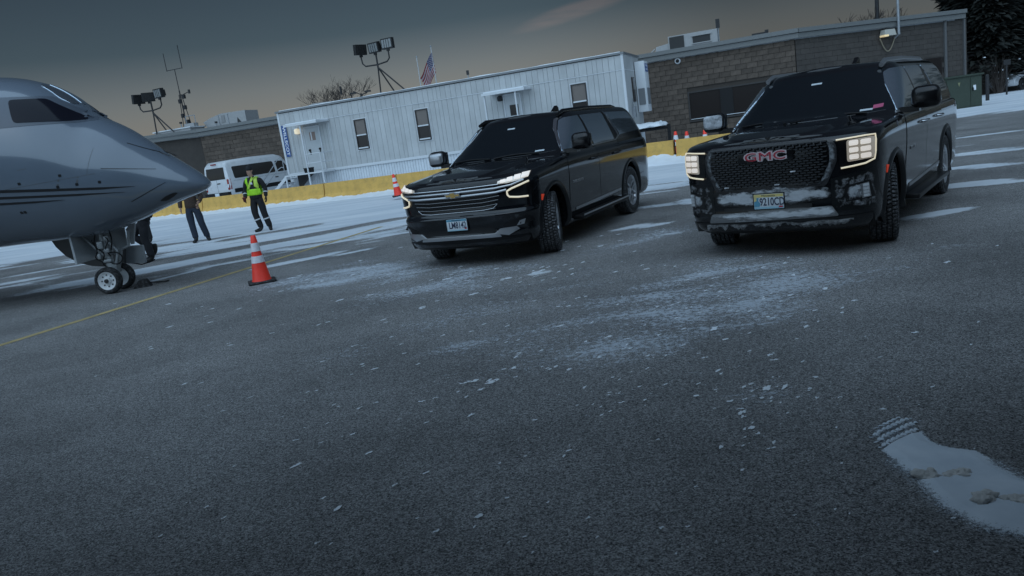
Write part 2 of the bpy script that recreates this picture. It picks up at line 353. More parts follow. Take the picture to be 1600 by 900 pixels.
def axis(segs):
    o = []
    for a, b, st in segs: o += list(np.arange(a, b-1e-6, st))
    return o+[segs[-1][1]]
xs = axis([(-900, -120, 130), (-120, -30, 15), (-30, -12, .5), (-12, 12, .16), (12, 36, .45), (36, 120, 12), (120, 900, 130)])
ys = axis([(-600, -60, 90), (-60, 0, 10), (0, 2, .5), (2, 22, .16), (22, 40, .4), (40, 120, 10), (120, 1500, 180)])
nx, ny = len(xs), len(ys)
me = bpy.data.meshes.new('ground')
me.from_pydata([(x, y, 0) for y in ys for x in xs], [], [(j*nx+i, j*nx+i+1, (j+1)*nx+i+1, (j+1)*nx+i) for j in range(ny-1) for i in range(nx-1)])
at = me.attributes.new('snow', 'FLOAT', 'POINT'); at.data.foreach_set('value', [snow_cover(x, y) for y in ys for x in xs])
at = me.attributes.new('frost', 'FLOAT', 'POINT'); at.data.foreach_set('value', [frost(x, y) for y in ys for x in xs])
gm = bpy.data.materials.new('apron'); gm.use_nodes = True; t = gm.node_tree; B = t.nodes['Principled BSDF']; L = t.links.new
def n_(ty, **k):
    n = t.nodes.new(ty)
    for a, b in k.items():
        if a[0] == '_': n.inputs[int(a[1:])].default_value = b
        else: setattr(n, a, b)
    return n
def rng(src, a, b, c, d, smooth=False):
    n = n_('ShaderNodeMapRange', _1=a, _2=b, _3=c, _4=d); n.interpolation_type = 'SMOOTHSTEP' if smooth else 'LINEAR'; L(src, n.inputs[0]); return n.outputs[0]
def mth(op, a, b):
    n = n_('ShaderNodeMath', operation=op)
    for i, q in ((0, a), (1, b)):
        if isinstance(q, (int, float)): n.inputs[i].default_value = q
        else: L(q, n.inputs[i])
    return n.outputs[0]
tcg = n_('ShaderNodeTexCoord'); P_ = tcg.outputs['Object']
def noi(s, det=3, rg=.6, vec=None):
    n = n_('ShaderNodeTexNoise'); n.inputs['Scale'].default_value = s; n.inputs['Detail'].default_value = det; n.inputs['Roughness'].default_value = rg; L(vec or P_, n.inputs['Vector']); return n.outputs[0]
mp = n_('ShaderNodeMapping'); mp.inputs['Rotation'].default_value = (0, 0, radians(-20)); mp.inputs['Scale'].default_value = (.28, 1, 1); L(P_, mp.inputs[0]); PS = mp.outputs[0]
asn = n_('ShaderNodeAttribute', attribute_name='snow').outputs['Fac']; afr = n_('ShaderNodeAttribute', attribute_name='frost').outputs['Fac']
vor = n_('ShaderNodeTexVoronoi'); vor.inputs['Scale'].default_value = 165; L(P_, vor.inputs['Vector'])
stone = rng(n_('ShaderNodeSeparateColor').outputs[0], 0, 1, 0, 1) if False else None
sc = n_('ShaderNodeSeparateColor'); L(vor.outputs['Color'], sc.inputs[0])
fine = noi(130, 3, .7); mid = noi(9, 4); big = noi(.55, 5, .6)
asph = n_('ShaderNodeValToRGB'); L(mth('ADD', mth('MULTIPLY', sc.outputs[0], .42), mth('ADD', mth('MULTIPLY', rng(fine, .25, .75, 0, 1), .30), mth('MULTIPLY', rng(noi(46, 3, .7), .28, .72, 0, 1), .28))), asph.inputs[0])
cr = asph.color_ramp; cr.elements[0].position = .26; cr.elements[0].color = (.040, .040, .042, 1); cr.elements[1].position = .78; cr.elements[1].color = (.46, .455, .45, 1)
e_ = cr.elements.new(.5); e_.color = (.21, .207, .204, 1)
tone = n_('ShaderNodeMix', data_type='RGBA', blend_type='MULTIPLY'); tone.inputs[0].default_value = 1; L(asph.outputs[0], tone.inputs[6])
L(mth('MULTIPLY', rng(big, .3, .7, .72, 1.3), rng(mid, .3, .7, .88, 1.12)), tone.inputs[7])
# rime: white grains between the stones, thick where the frost attribute is high
fr_s = rng(noi(2.2, 5, .7, PS), .38, .68, 0, 1)
F_ = mth('ADD', mth('ADD', mth('MULTIPLY', afr, .080), mth('MULTIPLY', mth('MULTIPLY', fr_s, mth('ADD', afr, .45)), .075)), -.055)
rime = rng(mth('ADD', mth('ADD', mth('MULTIPLY', noi(19, 4, .75), .6), mth('MULTIPLY', noi(65, 3, .7), .4)), F_), .575, .65, 0, .9)
spk = rng(mth('ADD', noi(15, 4, .7, PS), mth('MULTIPLY', F_, .55)), .70, .73, 0, .9)
rime = mth('MAXIMUM', rime, spk)
# snow: streaked by tyres and wind
sn_v = mth('ADD', asn, mth('ADD', mth('MULTIPLY', mth('SUBTRACT', noi(1.7, 5, .65, PS), .5), 2.2), mth('MULTIPLY', mth('SUBTRACT', noi(14, 4, .7), .5), .9)))
snw = rng(sn_v, -.05, .42, 0, 1, True)
dirty = rng(noi(.9, 5, .65, PS), .35, .65, 0, 1)
scol = n_('ShaderNodeMix', data_type='RGBA'); L(dirty, scol.inputs[0]); scol.inputs[6].default_value = (.58, .64, .70, 1); scol.inputs[7].default_value = (.78, .82, .86, 1)
c1 = n_('ShaderNodeMix', data_type='RGBA'); L(rime, c1.inputs[0]); L(tone.outputs[2], c1.inputs[6]); c1.inputs[7].default_value = (.55, .60, .66, 1)
c2 = n_('ShaderNodeMix', data_type='RGBA'); L(snw, c2.inputs[0]); L(c1.outputs[2], c2.inputs[6]); L(scol.outputs[2], c2.inputs[7])
L(c2.outputs[2], B.inputs['Base Color']); B.inputs['Roughness'].default_value = .75; B.inputs['Specular IOR Level'].default_value = .3
bp = n_('ShaderNodeBump'); bp.inputs['Strength'].default_value = .55; bp.inputs['Distance'].default_value = .012
L(mth('ADD', mth('ADD', mth('MULTIPLY', fine, .8), mth('MULTIPLY', vor.outputs['Distance'], .5)), mth('MULTIPLY', mth('MULTIPLY', snw, noi(8, 4)), 3.)), bp.inputs['Height']); L(bp.outputs[0], B.inputs['Normal'])
link('ground', me, gm, kind='structure')

# painted line across the apron (worn)
LINE = mat('worn yellow line paint', (.48, .37, .17), .7, var=.25, vscale=4, bump=.3, bscale=60, dirt=((.14, .14, .14), .35, 9))
a0, a1 = gp(0, 540), gp(385, 420); d = (a1-a0).normalized(); n = Vector((-d.y, d.x, 0))*.065
st, en = a0-d*7, a0+d*9.0; k = 40; vs = []
for i in range(k+1): p = st+(en-st)*(i/k); vs += [tuple(p-n+Vector((0, 0, .004))), tuple(p+n+Vector((0, 0, .004)))]
me = bpy.data.meshes.new('line'); me.from_pydata(vs, [], [(2*i, 2*i+2, 2*i+3, 2*i+1) for i in range(k)])
link('painted_line', me, LINE, kind='structure')

# ploughed ridge of snow along the barriers
BA, BD = Vector((-14., 36.8, 0)), Vector((.878, -.4786, 0)).normalized(); BN = Vector((BD.y, -BD.x, 0))   # BN points to the camera
vs = []; fs = []; nu, nv = 520, 15
for i in range(nu):
    s = -9+35.5*i/(nu-1)
    for j in range(nv):
        q = j/(nv-1); p = BA+BD*s+BN*(-.1+1.3*q)
        h = (1-q)**1.0*(.15+.07*noise.noise((s*.7, 0, 1)))*(1+.5*noise.noise((s*2.4, q*3, 5)))+.05*(1-q)*noise.noise((s*7, q*9, 2))+.02*noise.noise((s*16, q*18, 9))*(1-q)
        h += .20*math.exp(-((s-22.3)/.9)**2)*(1-q)
        e = nz2(s, q, 1.2)*.25
        vs.append((p.x+BN.x*e*q, p.y+BN.y*e*q, max(h, 0)+.006-.03*(q > .97)))
for i in range(nu-1):
    for j in range(nv-1): fs.append((i*nv+j, (i+1)*nv+j, (i+1)*nv+j+1, i*nv+j+1))
b = MB(); b.v = vs; b.f = fs; b.mi = [0]*len(fs)
b.build('snow_bank', SNOW, smooth='all', kind='stuff')

# crisp flat snow patch at the lower right, printed by a tyre, with two clods
OUT = [(1358, 681), (1364, 672), (1376, 663), (1390, 656), (1405, 652), (1424, 655), (1437, 655), (1436, 668), (1440, 678), (1452, 690), (1467, 697), (1490, 702), (1522, 706), (1542, 716), (1560, 730), (1590, 746), (1625, 760), (1690, 790), (1750, 840), (1720, 880), (1660, 880), (1610, 840), (1570, 832), (1530, 822), (1500, 806), (1475, 792), (1452, 770), (1430, 745), (1412, 735), (1397, 720), (1380, 706), (1368, 695)]
OUTW = [gp(u, v) for u, v in OUT]
def inside(x, y, poly):
    r = False; j = len(poly)-1
    for i in range(len(poly)):
        a, c = poly[i], poly[j]
        if (a.y > y) != (c.y > y) and x < (c.x-a.x)*(y-a.y)/(c.y-a.y)+a.x: r = not r
        j = i
    return r
def edge_d(x, y, poly):
    m = 9
    for i in range(len(poly)):
        a, c = poly[i-1], poly[i]; dx, dy = c.x-a.x, c.y-a.y; t = max(0, min(1, ((x-a.x)*dx+(y-a.y)*dy)/(dx*dx+dy*dy+1e-9))); m = min(m, hypot(x-a.x-t*dx, y-a.y-t*dy))
    return m
x0, x1 = min(p.x for p in OUTW)-.15, max(p.x for p in OUTW)+.15; y0, y1 = min(p.y for p in OUTW)-.15, max(p.y for p in OUTW)+.15
st = .0052; nx, ny = int((x1-x0)/st), int((y1-y0)/st); idx = {}; vs = []; fs = []; rims = []
pr0, pr1 = gp(1372, 690), gp(1436, 660); prd = (pr1-pr0).normalized(); prn = Vector((-prd.y, prd.x, 0))
for j in range(ny):
    for i in range(nx):
        x, y = x0+i*st, y0+j*st; e = edge_d(x, y, OUTW); ins = inside(x, y, OUTW); sdist = e if ins else -e
        south = y < 3.05-.35*(x-1.6)
        q = sdist
        if sdist < -(.13 if south else .05): continue
        rimv = (min(.5, sdist/.10*.5+.16) if sdist < 0 or south else .5) if south else max(-.5, min(.5, (sdist+.012)/.035*.5))
        if south and sdist < 0: rimv = max(-.25, .12+sdist/.13*.34)
        h = .014*min(1, max(0, q)/.05)+.003*noise.noise((x*12, y*12, 0))
        rel = Vector((x, y, 0))-pr0; a = rel.dot(prn); l = rel.dot(prd)
        if -.07 < a < .17:
            g = (.5+.5*cos(a*2*pi/.048))**2*(.55+.45*cos((l+abs((a % .048)-.024)*1.2)*2*pi/.034)); h += .012*(g-.45)*min(1, max(0, q)/.03)*(1 if a < .13 else (.17-a)/.04); rimv -= max(0, .62-g)*.75*(1 if a < .10 else max(0, (.17-a)/.07))
        idx[i, j] = len(vs); vs.append((x, y, .0045+max(h, .0))); rims.append(rimv)
for (i, j), k in idx.items():
    if (i+1, j) in idx and (i, j+1) in idx and (i+1, j+1) in idx: fs.append((k, idx[i+1, j], idx[i+1, j+1], idx[i, j+1]))
me = bpy.data.meshes.new('snow_patch'); me.from_pydata(vs, [], fs); at = me.attributes.new('rim', 'FLOAT', 'POINT'); at.data.foreach_set('value', rims)
SOFT = bpy.data.materials.new('melting snow'); SOFT.use_nodes = True; t = SOFT.node_tree; Bs = t.nodes['Principled BSDF']; L = t.links.new
P_ = n_('ShaderNodeTexCoord').outputs['Object']; ra = n_('ShaderNodeAttribute', attribute_name='rim').outputs['Fac']
L(rng(mth('ADD', mth('ADD', mth('MULTIPLY', noi(75, 4, .7), .7), mth('MULTIPLY', noi(190, 3, .7), .5)), ra), .62, .84, 0, 1), Bs.inputs['Alpha'])
scl = n_('ShaderNodeMix', data_type='RGBA'); L(rng(noi(5, 4), .35, .7, 0, 1), scl.inputs[0]); scl.inputs[6].default_value = (.58, .64, .70, 1); scl.inputs[7].default_value = (.72, .77, .82, 1); L(scl.outputs[2], Bs.inputs['Base Color']); Bs.inputs['Roughness'].default_value = .7
tag(link('snow_patch', me, SOFT, smooth='all'), 'flat white snow patch with a tyre print on the asphalt in the near right corner', 'snow patch')
CLOD = mat('brown stained snow', (.64, .62, .59), .85, var=.12, vscale=14, bump=.6, bscale=60)
for (u, v, a, bb, h, an, lab) in ((1470, 742, .085, .036, .022, -20, 'lumpy grey snow clod lying on the snow patch nearest the tyre print'), (1560, 782, .09, .045, .024, -25, 'lumpy grey snow clod on the snow patch nearest the photo edge')):
    p = gp(u, v, .012); bm = bmesh.new(); rc_ = random.Random(u)
    for k in range(9):
        c0 = Vector((rc_.uniform(-1, 1)*a, rc_.uniform(-.6, .6)*bb, rc_.uniform(0, .5)*h)); r_ = rc_.uniform(.35, .75)
        g = bmesh.ops.create_icosphere(bm, subdivisions=3, radius=1, matrix=Matrix.Translation(c0) @ Matrix.Diagonal((a*r_*.6, bb*r_*.9, h*r_*1.2, 1)))
        for q in g['verts']: q.co += (q.co-c0)*(.55*noise.noise(q.co*45+Vector((u, 0, 0)))+.3*noise.noise(q.co*110))
    me = bpy.data.meshes.new('clod'); bm.to_mesh(me); bm.free(); o = link('snow_clod', me, CLOD, smooth='all'); o.location = p; o.rotation_euler.z = radians(an)
    tag(o, lab, 'snow clod', 'snow clods on the near snow patch')

# loose flakes of snow scattered on the bare asphalt
FL = [(657, 481, 8), (585, 577, 7), (936, 559, 9), (858, 578, 6), (890, 577, 8), (913, 606, 6), (740, 596, 9), (768, 597, 12), (752, 609, 7), (659, 628, 8), (462, 728, 11), (552, 679, 7), (507, 779, 7), (527, 796, 9), (617, 759, 7), (666, 740, 6), (750, 807, 10), (683, 831, 7), (576, 709, 6), (1117, 514, 12), (1133, 531, 8), (1206, 554, 9), (1259, 511, 8), (1122, 580, 9), (1200, 608, 14), (1225, 606, 8), (1265, 609, 7), (1160, 645, 10), (1172, 670, 9), (1210, 563, 6), (1070, 514, 6), (950, 527, 8), (1030, 524, 6), (1126, 700, 7), (1160, 735, 6), (735, 650, 6), (835, 657, 6), (1000, 605, 5), (1290, 452, 9), (1430, 520, 7), (1480, 410, 7), (1335, 470, 8), (1240, 430, 7), (530, 470, 8), (600, 500, 6), (360, 540, 6), (290, 600, 5), (840, 425, 14), (790, 436, 9), (700, 436, 8), (660, 482, 7), (740, 460, 8), (1380, 640, 6), (1312, 622, 6), (1275, 590, 7)]
for _ in range(230): FL.append((random.uniform(150, 1550), 470+random.random()**1.3*400, random.uniform(2.5, 5.)))
b = MB(); rf = random.Random(17)
def px_of(x, y):
    d = Vector((x, y, -EYE)); z = d.dot(_F); return 800+FPX*d.dot(_R)/z, 450-FPX*d.dot(_U)/z
for x, y, r_, a_ in FROST:
    for k in range(int(5+9*a_)):
        u, v = px_of(x+rf.gauss(0, .55)*r_, y+rf.gauss(0, .55)*r_)
        FL.append((u, v, rf.uniform(2, 6.5)))
for u, v, s in FL:
    p = gp(u, v); rad = 1.35*s/2/1178.6*p.y*rf.uniform(.8, 1.1); an0 = rf.uniform(.1, .9)
    for q in range(1 if s < 4 else rf.randint(5, 9)):
        a = an0+rf.uniform(-.5, .5); o = rf.uniform(-1, 1)*rad*(1 if s >= 4 else 0); cx, cy = p.x+o*cos(an0)+rf.uniform(-.3, .3)*rad, p.y+o*sin(an0)*1.2+rf.uniform(-.5, .5)*rad
        ra, rb_ = rad*rf.uniform(.4, 1.0), rad*rf.uniform(.2, .5); k = 7
        ring = []
        for i in range(k):
            t_ = 2*pi*i/k; f_ = rf.uniform(.55, 1.3); ring.append((cx+(ra*cos(t_)*cos(a)-rb_*sin(t_)*sin(a))*f_, cy+(ra*cos(t_)*sin(a)+rb_*sin(t_)*cos(a))*f_*1.3, .005))
        b.add(ring+[(cx, cy, .005+.25*rb_)], [(i, (i+1) % k, k) for i in range(k)])
b.build('snow_flakes', SNOW, smooth='all', kind='stuff')
# ================================================================== BARRIERS AND CONES
YEL = mat('yellow barrier paint', (.62, .37, .09), .75, var=.12, vscale=3, bump=.25, bscale=30, dirt=((.25, .17, .07), .35, 5))
def barrier_mesh(ln, seed):
    prof = [(-.30, 0), (.30, 0), (.30, .07), (.17, .26), (.11, .72), (-.11, .72), (-.17, .26), (-.30, .07)]
    n = 24; vs = []; fs = []
    for i in range(n+1):
        for k, (a, z) in enumerate(prof): vs.append((ln*i/n, a, z))
    m = len(prof)
    for i in range(n):
        for k in range(m): fs.append((i*m+k, (i+1)*m+k, (i+1)*m+(k+1) % m, i*m+(k+1) % m))
    fs += [tuple(range(m)), tuple(range(n*m, n*m+m))[::-1]]
    b = MB(); b.add(vs, fs); me = b.mesh()
    bm = bmesh.new(); bm.from_mesh(me); r = random.Random(seed)
    bmesh.ops.bevel(bm, geom=[e for e in bm.edges if len(e.link_faces) == 2 and e.calc_face_angle() > .5], offset=.015, segments=1, affect='EDGES')
    bm.to_mesh(me); bm.free(); return me
bar_ang = atan2(BD.y, BD.x); joints = [-8., -4.0, -.15, 3.7, 7.5, 11.35, 15.2, 19.05, 22.9, 26.75, 30.6]
barlab = ['far left yellow concrete barrier, hidden behind the jet', 'yellow concrete barrier behind the jet nose, left end', 'yellow concrete barrier behind the man in the brown jacket', 'yellow concrete barrier in front of the white van, behind the worker in the safety vest', 'yellow concrete barrier below the steps of the white office trailer', 'yellow concrete barrier just behind the leaning cone', 'yellow concrete barrier hidden behind the gold badge suv', 'yellow concrete barrier seen right behind the tail of the gold badge suv', 'yellow concrete barrier just left of the snowy grille suv, beyond a dark gap', 'yellow concrete barrier hidden behind the snowy grille suv']
BSTEEL = DARKST
for i in range(len(joints)-1):
    gap = .05 if i != 8 else .10
    o = thing('concrete_barrier', barlab[i], 'barrier', tuple(BA+BD*(joints[i]+gap)), bar_ang, 'yellow concrete barriers along the apron')
    link('barrier_block', barrier_mesh(joints[i+1]-joints[i]-gap, i), YEL, o)
    b = MB(); b.tube([(-.07, 0, .05), (-.07, 0, .74)], .022, 8); b.tube([(-.11, 0, .5), (.02, 0, .5)], .02, 6); b.tube([(-.11, 0, .25), (.02, 0, .25)], .02, 6)
    b.build('joint_pin', BSTEEL, o)
ORG = mat('orange cone plastic', (1.0, .055, .03), .45, var=.08, vscale=5, dirt=((.35, .06, .04), .25, 8))
REFL = mat('white reflective collar', (.75, .75, .78), .35, var=.08, vscale=30)
def make_cone(label, loc, h=.71, lean=(0, 0), rz=.3, scale=1.):
    o = thing('traffic_cone', label, 'traffic cone', loc, 0, 'orange traffic cones'); o.rotation_euler = (lean[0], lean[1], rz); o.scale = (scale,)*3
    def R(z): return .135-(.135-.035)*(z-.035)/(h-.035)
    def band(z0, z1, e): return [(R(z0)+e, z0), (R(z1)+e, z1)]
    zs = [.035, .30, .30, .42, .42, .475, .475, .60, .60, h]
    bm = rbox_mesh((0, 0, .0175), (.40, .40, .035), .02, 2); link('base', bm, RUBBER, o, smooth=True)
    b = MB(); b.lathe([(R(.03)+.01, .03), (R(.05), .06), (R(.30), .30), (R(.30)-.004, .30), (R(.6)-.004, .6), (R(.6), .6), (R(h-.01), h-.01), (R(h)-.006, h)], 28); b.build('cone_body', ORG, o, smooth=True)
    for z0, z1 in ((.305, .405), (.475, .60)):
        b = MB(); b.lathe([(R(z0)-.003, z0), (R(z0)+.003, z0), (R(z1)+.003, z1), (R(z1)-.003, z1)], 28); b.build('reflective_collar', REFL, o, smooth=True)
    return o
c1 = make_cone('large orange cone with two white bands standing alone on the apron by the jet', gp(410, 441), rz=.35)
p = gp(623, 306, .12); c2 = dup(c1); c2['label'] = 'orange cone leaning on the snow ridge in front of the yellow barrier'; c2.location = (p.x, p.y, .12); c2.rotation_euler = (.03, -.10, .2); c2.scale = (1.08,)*3
for u, lab in ((1055, 'small orange cone behind the barrier, leftmost of the three by the block wall'), (1072.5, 'small orange cone behind the barrier, middle one of the three by the block wall'), (1101, 'small orange cone behind the barrier next to the mirror of the snowy grille suv')):
    p = gp(u, 205, .93 if u < 1090 else .88); q = dup(c1); q['label'] = lab; k = 1.30; q.location = (p.x, p.y, 0); q.scale = (k,)*3; q.rotation_euler = (0, 0, u)
# ================================================================== THE TWO SUVS
def mono(xk, yk, x):
    xk = np.array(xk, float); yk = np.array(yk, float); h = np.diff(xk); dl = np.diff(yk)/h; m = np.zeros(len(xk))
    for i in range(1, len(xk)-1): m[i] = 0 if dl[i-1]*dl[i] <= 0 else 2*dl[i-1]*dl[i]/(dl[i-1]+dl[i])
    m[0] = dl[0]; m[-1] = dl[-1]; i = int(np.clip(np.searchsorted(xk, x)-1, 0, len(h)-1)); t = (x-xk[i])/h[i]
    return float((1+2*t)*(1-t)**2*yk[i]+t*(1-t)**2*h[i]*m[i]+t*t*(3-2*t)*yk[i+1]+t*t*(t-1)*h[i]*m[i+1])
PAINT = mat('black car paint', (.006, .007, .009), .12, coat=1., spec=.1, dirt=((.03, .032, .035), .10, 2.5))
PAINTF = PAINT
TRIM = mat('black gloss trim', (.006, .006, .007), .22)
SILV = mat('satin silver trim', (.46, .47, .49), .30, metal=.8)
ALLOY = mat('alloy wheel', (.55, .56, .58), .32, metal=.8, dirt=((.12, .12, .125), .25, 20))
LAMPW = mat('warm led running light', (.8, .75, .6), .3, emit=(1., .86, .60), es=.44)
LAMPB = mat('bright headlight lens', (.8, .8, .8), .2, emit=(1., .86, .70), es=.46)
LAMPG = mat('headlight chrome bowl', (.55, .53, .50), .25, metal=.7, emit=(1., .88, .70), es=.16)
AMBER = mat('amber marker lens', (.5, .06, .02), .3, emit=(1, .08, .03), es=.22)
GOLD = mat('gold badge', (.55, .36, .12), .3, metal=.6)
REDB = mat('red badge enamel', (.42, .03, .05), .3)
TREADF = mat('frosted tread groove', (.46, .48, .50), .9, var=.35, vscale=30)
PLATEW = mat('plate white', (.62, .68, .72), .45); PLATEB = mat('plate blue', (.10, .32, .45), .45); PLATEY = mat('plate yellow', (.70, .58, .22), .45); PLATEI = mat('plate ink', (.02, .03, .07), .5)
PLATEL = mat('plate pale lake', (.30, .52, .62), .45)
SALT = crust('snow packed onto plastic', (.012, .012, .013), .50, 16)
SALT2 = mat('thick packed snow', (.16, .165, .17), .8, dirt=((.60, .63, .67), 1., 9), bump=.6, bscale=35)
PAINTD = crust('salt splashed black paint', (.007, .008, .009), .20, 15, (.45, .47, .5))
CRUST = crust('snow crust on the bumper', (.010, .010, .011), .80, 11, (.74, .78, .82), width=.06, stretch=(1, .6, 1.5)); SKIDS = crust('snow dusted skid', (.16, .165, .17), .95, 9, (.74, .78, .82), width=.04, stretch=(1, .5, 1.4)); CHF = crust('frosted dark chrome', (.03, .03, .033), .60, 16, (.40, .43, .46))
def car_shell(front, ztf, W=1.):
    zx = [-4.8, -3.5, -.8, -.4, 0., .5, .86, 1.1]; zv = ztf
    def ztop(x): return float(np.interp(x, zx, zv))
    LV = front
    def dense(T, k):
        zz = [t[0] for t in T]; ts = np.linspace(0, len(T)-1, (len(T)-1)*k+1); out = []
        for t in ts: out.append(tuple(mono(list(range(len(T))), [q[j] for q in T], float(t)) for j in range(4)))
        return out
    LV = dense(LV, 2)
    def half(xf, xr, hw, af, nf, ar=.42, nr=3.2):
        o = []
        for i in range(25):
            a = pi/2*i/24; o.append((xf-af+af*max(0, cos(a))**(2/nf), hw*sin(a)**(2/nf)))
        for i in range(1, 26): o.append((xf-af+(xr+ar-xf+af)*i/26, hw))
        for i in range(11):
            a = pi/2*(1-i/10); o.append((xr+ar-ar*max(0, cos(a))**(2/nr), hw*sin(a)**(2/nr)))
        return o
    rings = []
    for z, hw, xf, xr in LV:
        h = half(xf, xr, hw, .62, 3.6); R = []
        for x, y in h:
            zz = z if z < .85 else .85+(z-.85)*(ztop(x)-.85)/(LV[-1][0]-.85)
            R.append((x, y, zz))
        rings.append(R+[(x, -y, zz) for x, y, zz in R[-2:0:-1]])
    b = MB(); n = len(rings[0]); nh = n//2
    for R in rings: b.v += R
    for k in range(len(rings)-1):
        for i in range(n): b.f.append((k*n+i, k*n+(i+1) % n, (k+1)*n+(i+1) % n, (k+1)*n+i))
    b.f.append(tuple(range(n))[::-1])
    base = (len(rings)-1)*n; m = 47; rows = []
    def hood(x, f, z):
        y = abs(f); c = .035*(1-y**2)
        if x > -.7:
            k = min(1, (x+.7)/.3)*min(1, max(0, (.92-x)/.35)); q = max(0, min(1, (.58-y)/.055)); q = q*q*(3-2*q); c += .036*q*k
            g = max(0, 1-abs(y-.80)/.14); c += .012*g*k
        return z+c
    for i in range(1, nh):
        x, y, z = rings[-1][i]; row = [base+i]
        for j in range(1, m):
            f = 1-2*j/m; b.v.append((x, y*f, hood(x, f, z))); row.append(len(b.v)-1)
        row.append(base+n-i); rows.append(row)
    for r, s in zip(rows, rows[1:]):
        for j in range(m): b.f.append((r[j], s[j], s[j+1], r[j+1]))
    for j in range(m): b.f.append((base, rows[0][j], rows[0][j+1])); b.f.append((base+nh, rows[-1][j+1], rows[-1][j]))
    b.mi = [0]*len(b.f); lower = b.mesh('lower')
    # cabin
    C = [(1.10, .955, -.22, -4.72), (1.245, .955, -.24, -4.71), (1.30, .948, -.33, -4.70), (1.40, .925, -.50, -4.67), (1.55, .876, -.75, -4.61), (1.68, .827, -.965, -4.55), (1.76, .788, -1.09, -4.50), (1.80, .757, -1.155, -4.46), (1.832, .715, -1.21, -4.42), (1.852, .66, -1.27, -4.37)]
    rings = []
    for z, hw, xf, xr in dense(C, 4):
        h = half(xf, xr, hw, .52, 2.7, .34, 3.); R = [(x, y, z+(.0 if z < 1.5 else .02*(z-1.5)/.35*(1-((x+2.4)/2.4)**2))) for x, y in h]; rings.append(R+[(x, -y, zz) for x, y, zz in R[-2:0:-1]])
    c = MB(); n = len(rings[0]); nh = n//2
    for R in rings: c.v += R
    for k in range(len(rings)-1):
        for i in range(n): c.f.append((k*n+i, k*n+(i+1) % n, (k+1)*n+(i+1) % n, (k+1)*n+i))
    c.f.append(tuple(range(n))[::-1]); base = (len(rings)-1)*n; m = 9; rows = []
    for i in range(1, nh):
        x, y, z = rings[-1][i]; row = [base+i]
        for j in range(1, m): f = 1-2*j/m; c.v.append((x, y*f, z+.032*(1-f*f)*min(1, (nh-i)/6, i/6))); row.append(len(c.v)-1)
        row.append(base+n-i); rows.append(row)
    for r, s in zip(rows, rows[1:]):
        for j in range(m): c.f.append((r[j], s[j], s[j+1], r[j+1]))
    for j in range(m): c.f.append((base, rows[0][j], rows[0][j+1])); c.f.append((base+nh, rows[-1][j+1], rows[-1][j]))
    c.mi = [0]*len(c.f); cab = c.mesh('cab')
    both = MB(); both.add([v.co for v in lower.vertices], [tuple(p.vertices) for p in lower.polygons]); both.add([v.co for v in cab.vertices], [tuple(p.vertices) for p in cab.polygons])
    bvh = surface(both.mesh())
    # wheel arches
    o = bpy.data.objects.new('x', lower); COL.objects.link(o); cs = []
    for xx in (0, -3.41):
        for s in (1, -1):
            q = MB(); q.lathe([(.485, 0), (.485, .75)], 40, Matrix.Translation((xx, s*.56, .42)) @ Matrix.Rotation(-s*pi/2, 4, 'X')); k = bpy.data.objects.new('c', q.mesh()); COL.objects.link(k); cs.append(k)
            md = o.modifiers.new('b', 'BOOLEAN'); md.operation = 'DIFFERENCE'; md.object = k; md.solver = 'EXACT'
    cut = evaluated(o)
    for k in cs+[o]: bpy.data.objects.remove(k)
    r = MB(); r.add([v.co for v in cut.vertices], [tuple(p.vertices) for p in cut.polygons]); r.add([v.co for v in cab.vertices], [tuple(p.vertices) for p in cab.polygons])
    return r.mesh('body', fix=False), bvh, ztop

def tyre_meshes():
    Y = Matrix.Rotation(-pi/2, 4, 'X')
    b = MB(); pr = [(.25, -.10), (.262, -.118), (.30, -.136), (.345, -.139), (.378, -.128), (.391, -.112)]
    prof = pr+[(r, -z) for r, z in pr[::-1]]
    b.lathe(prof, 48, Y, close=True); ty = b.mesh('tyre')
    for p in ty.polygons:
        rr = hypot(p.center.x, p.center.z)
        p.material_index = 1 if rr > .386 and abs(p.center.y) < .11 else 0
    b = MB()
    for row in range(5):
        y0 = -.098+row*.049
        for k in range(62):
            a = 2*pi*(k+(row % 2)*.5)/62; X = Matrix.Rotation(a, 4, 'Y') @ Matrix.Translation((0, y0, .396)) @ Matrix.Rotation((.28 if row in (1, 3) else .1)*(1 if row % 2 else -1), 4, 'Z')
            b.box((0, 0, 0), (.026, .037, .022), X, taper=.9)
    for s in (-1, 1):
        for k in range(62):
            a = 2*pi*k/62; b.box((0, 0, 0), (.026, .012, .03), Matrix.Rotation(a, 4, 'Y') @ Matrix.Translation((0, s*.125, .379)), taper=.85)
    return ty, b.mesh('tread')
TY, TRD = tyre_meshes()
def rim_mesh(kind):
    Y = Matrix.Rotation(-pi/2, 4, 'X'); b = MB()
    b.lathe([(.258, -.10), (.268, -.112), (.268, -.10), (.245, -.07), (.235, .05), (.245, .10), (.268, .112), (.262, .122), (.240, .105), (.225, .06), (.225, -.08)], 40, Y, close=True)
    b.lathe([(.075, .03), (.075, .075), (.05, .092), (.02, .095)], 20, Y)
    for k in range(6):
        for dlt in ((-.17, .17) if kind == 0 else (-.12, .12)):
            a = 2*pi*k/6
            X = Matrix.Rotation(a, 4, 'Y')
            p0 = Vector((.05*dlt/.17, .085, .06)); p1 = Vector((.25*sin(dlt), .098, .25*cos(dlt)))
            b.tube([p0, (p0+p1)/2+Vector((0, -.004, 0)), p1], [.02, .015, .017], 6, X=X)
    return b.mesh('rim')
RIMS = [rim_mesh(0), rim_mesh(1)]
b = MB(); b.lathe([(.20, -.09), (.20, .0), (.06, .02), (.06, .04)], 24, Matrix.Rotation(-pi/2, 4, 'X')); HUB = b.mesh('hub')
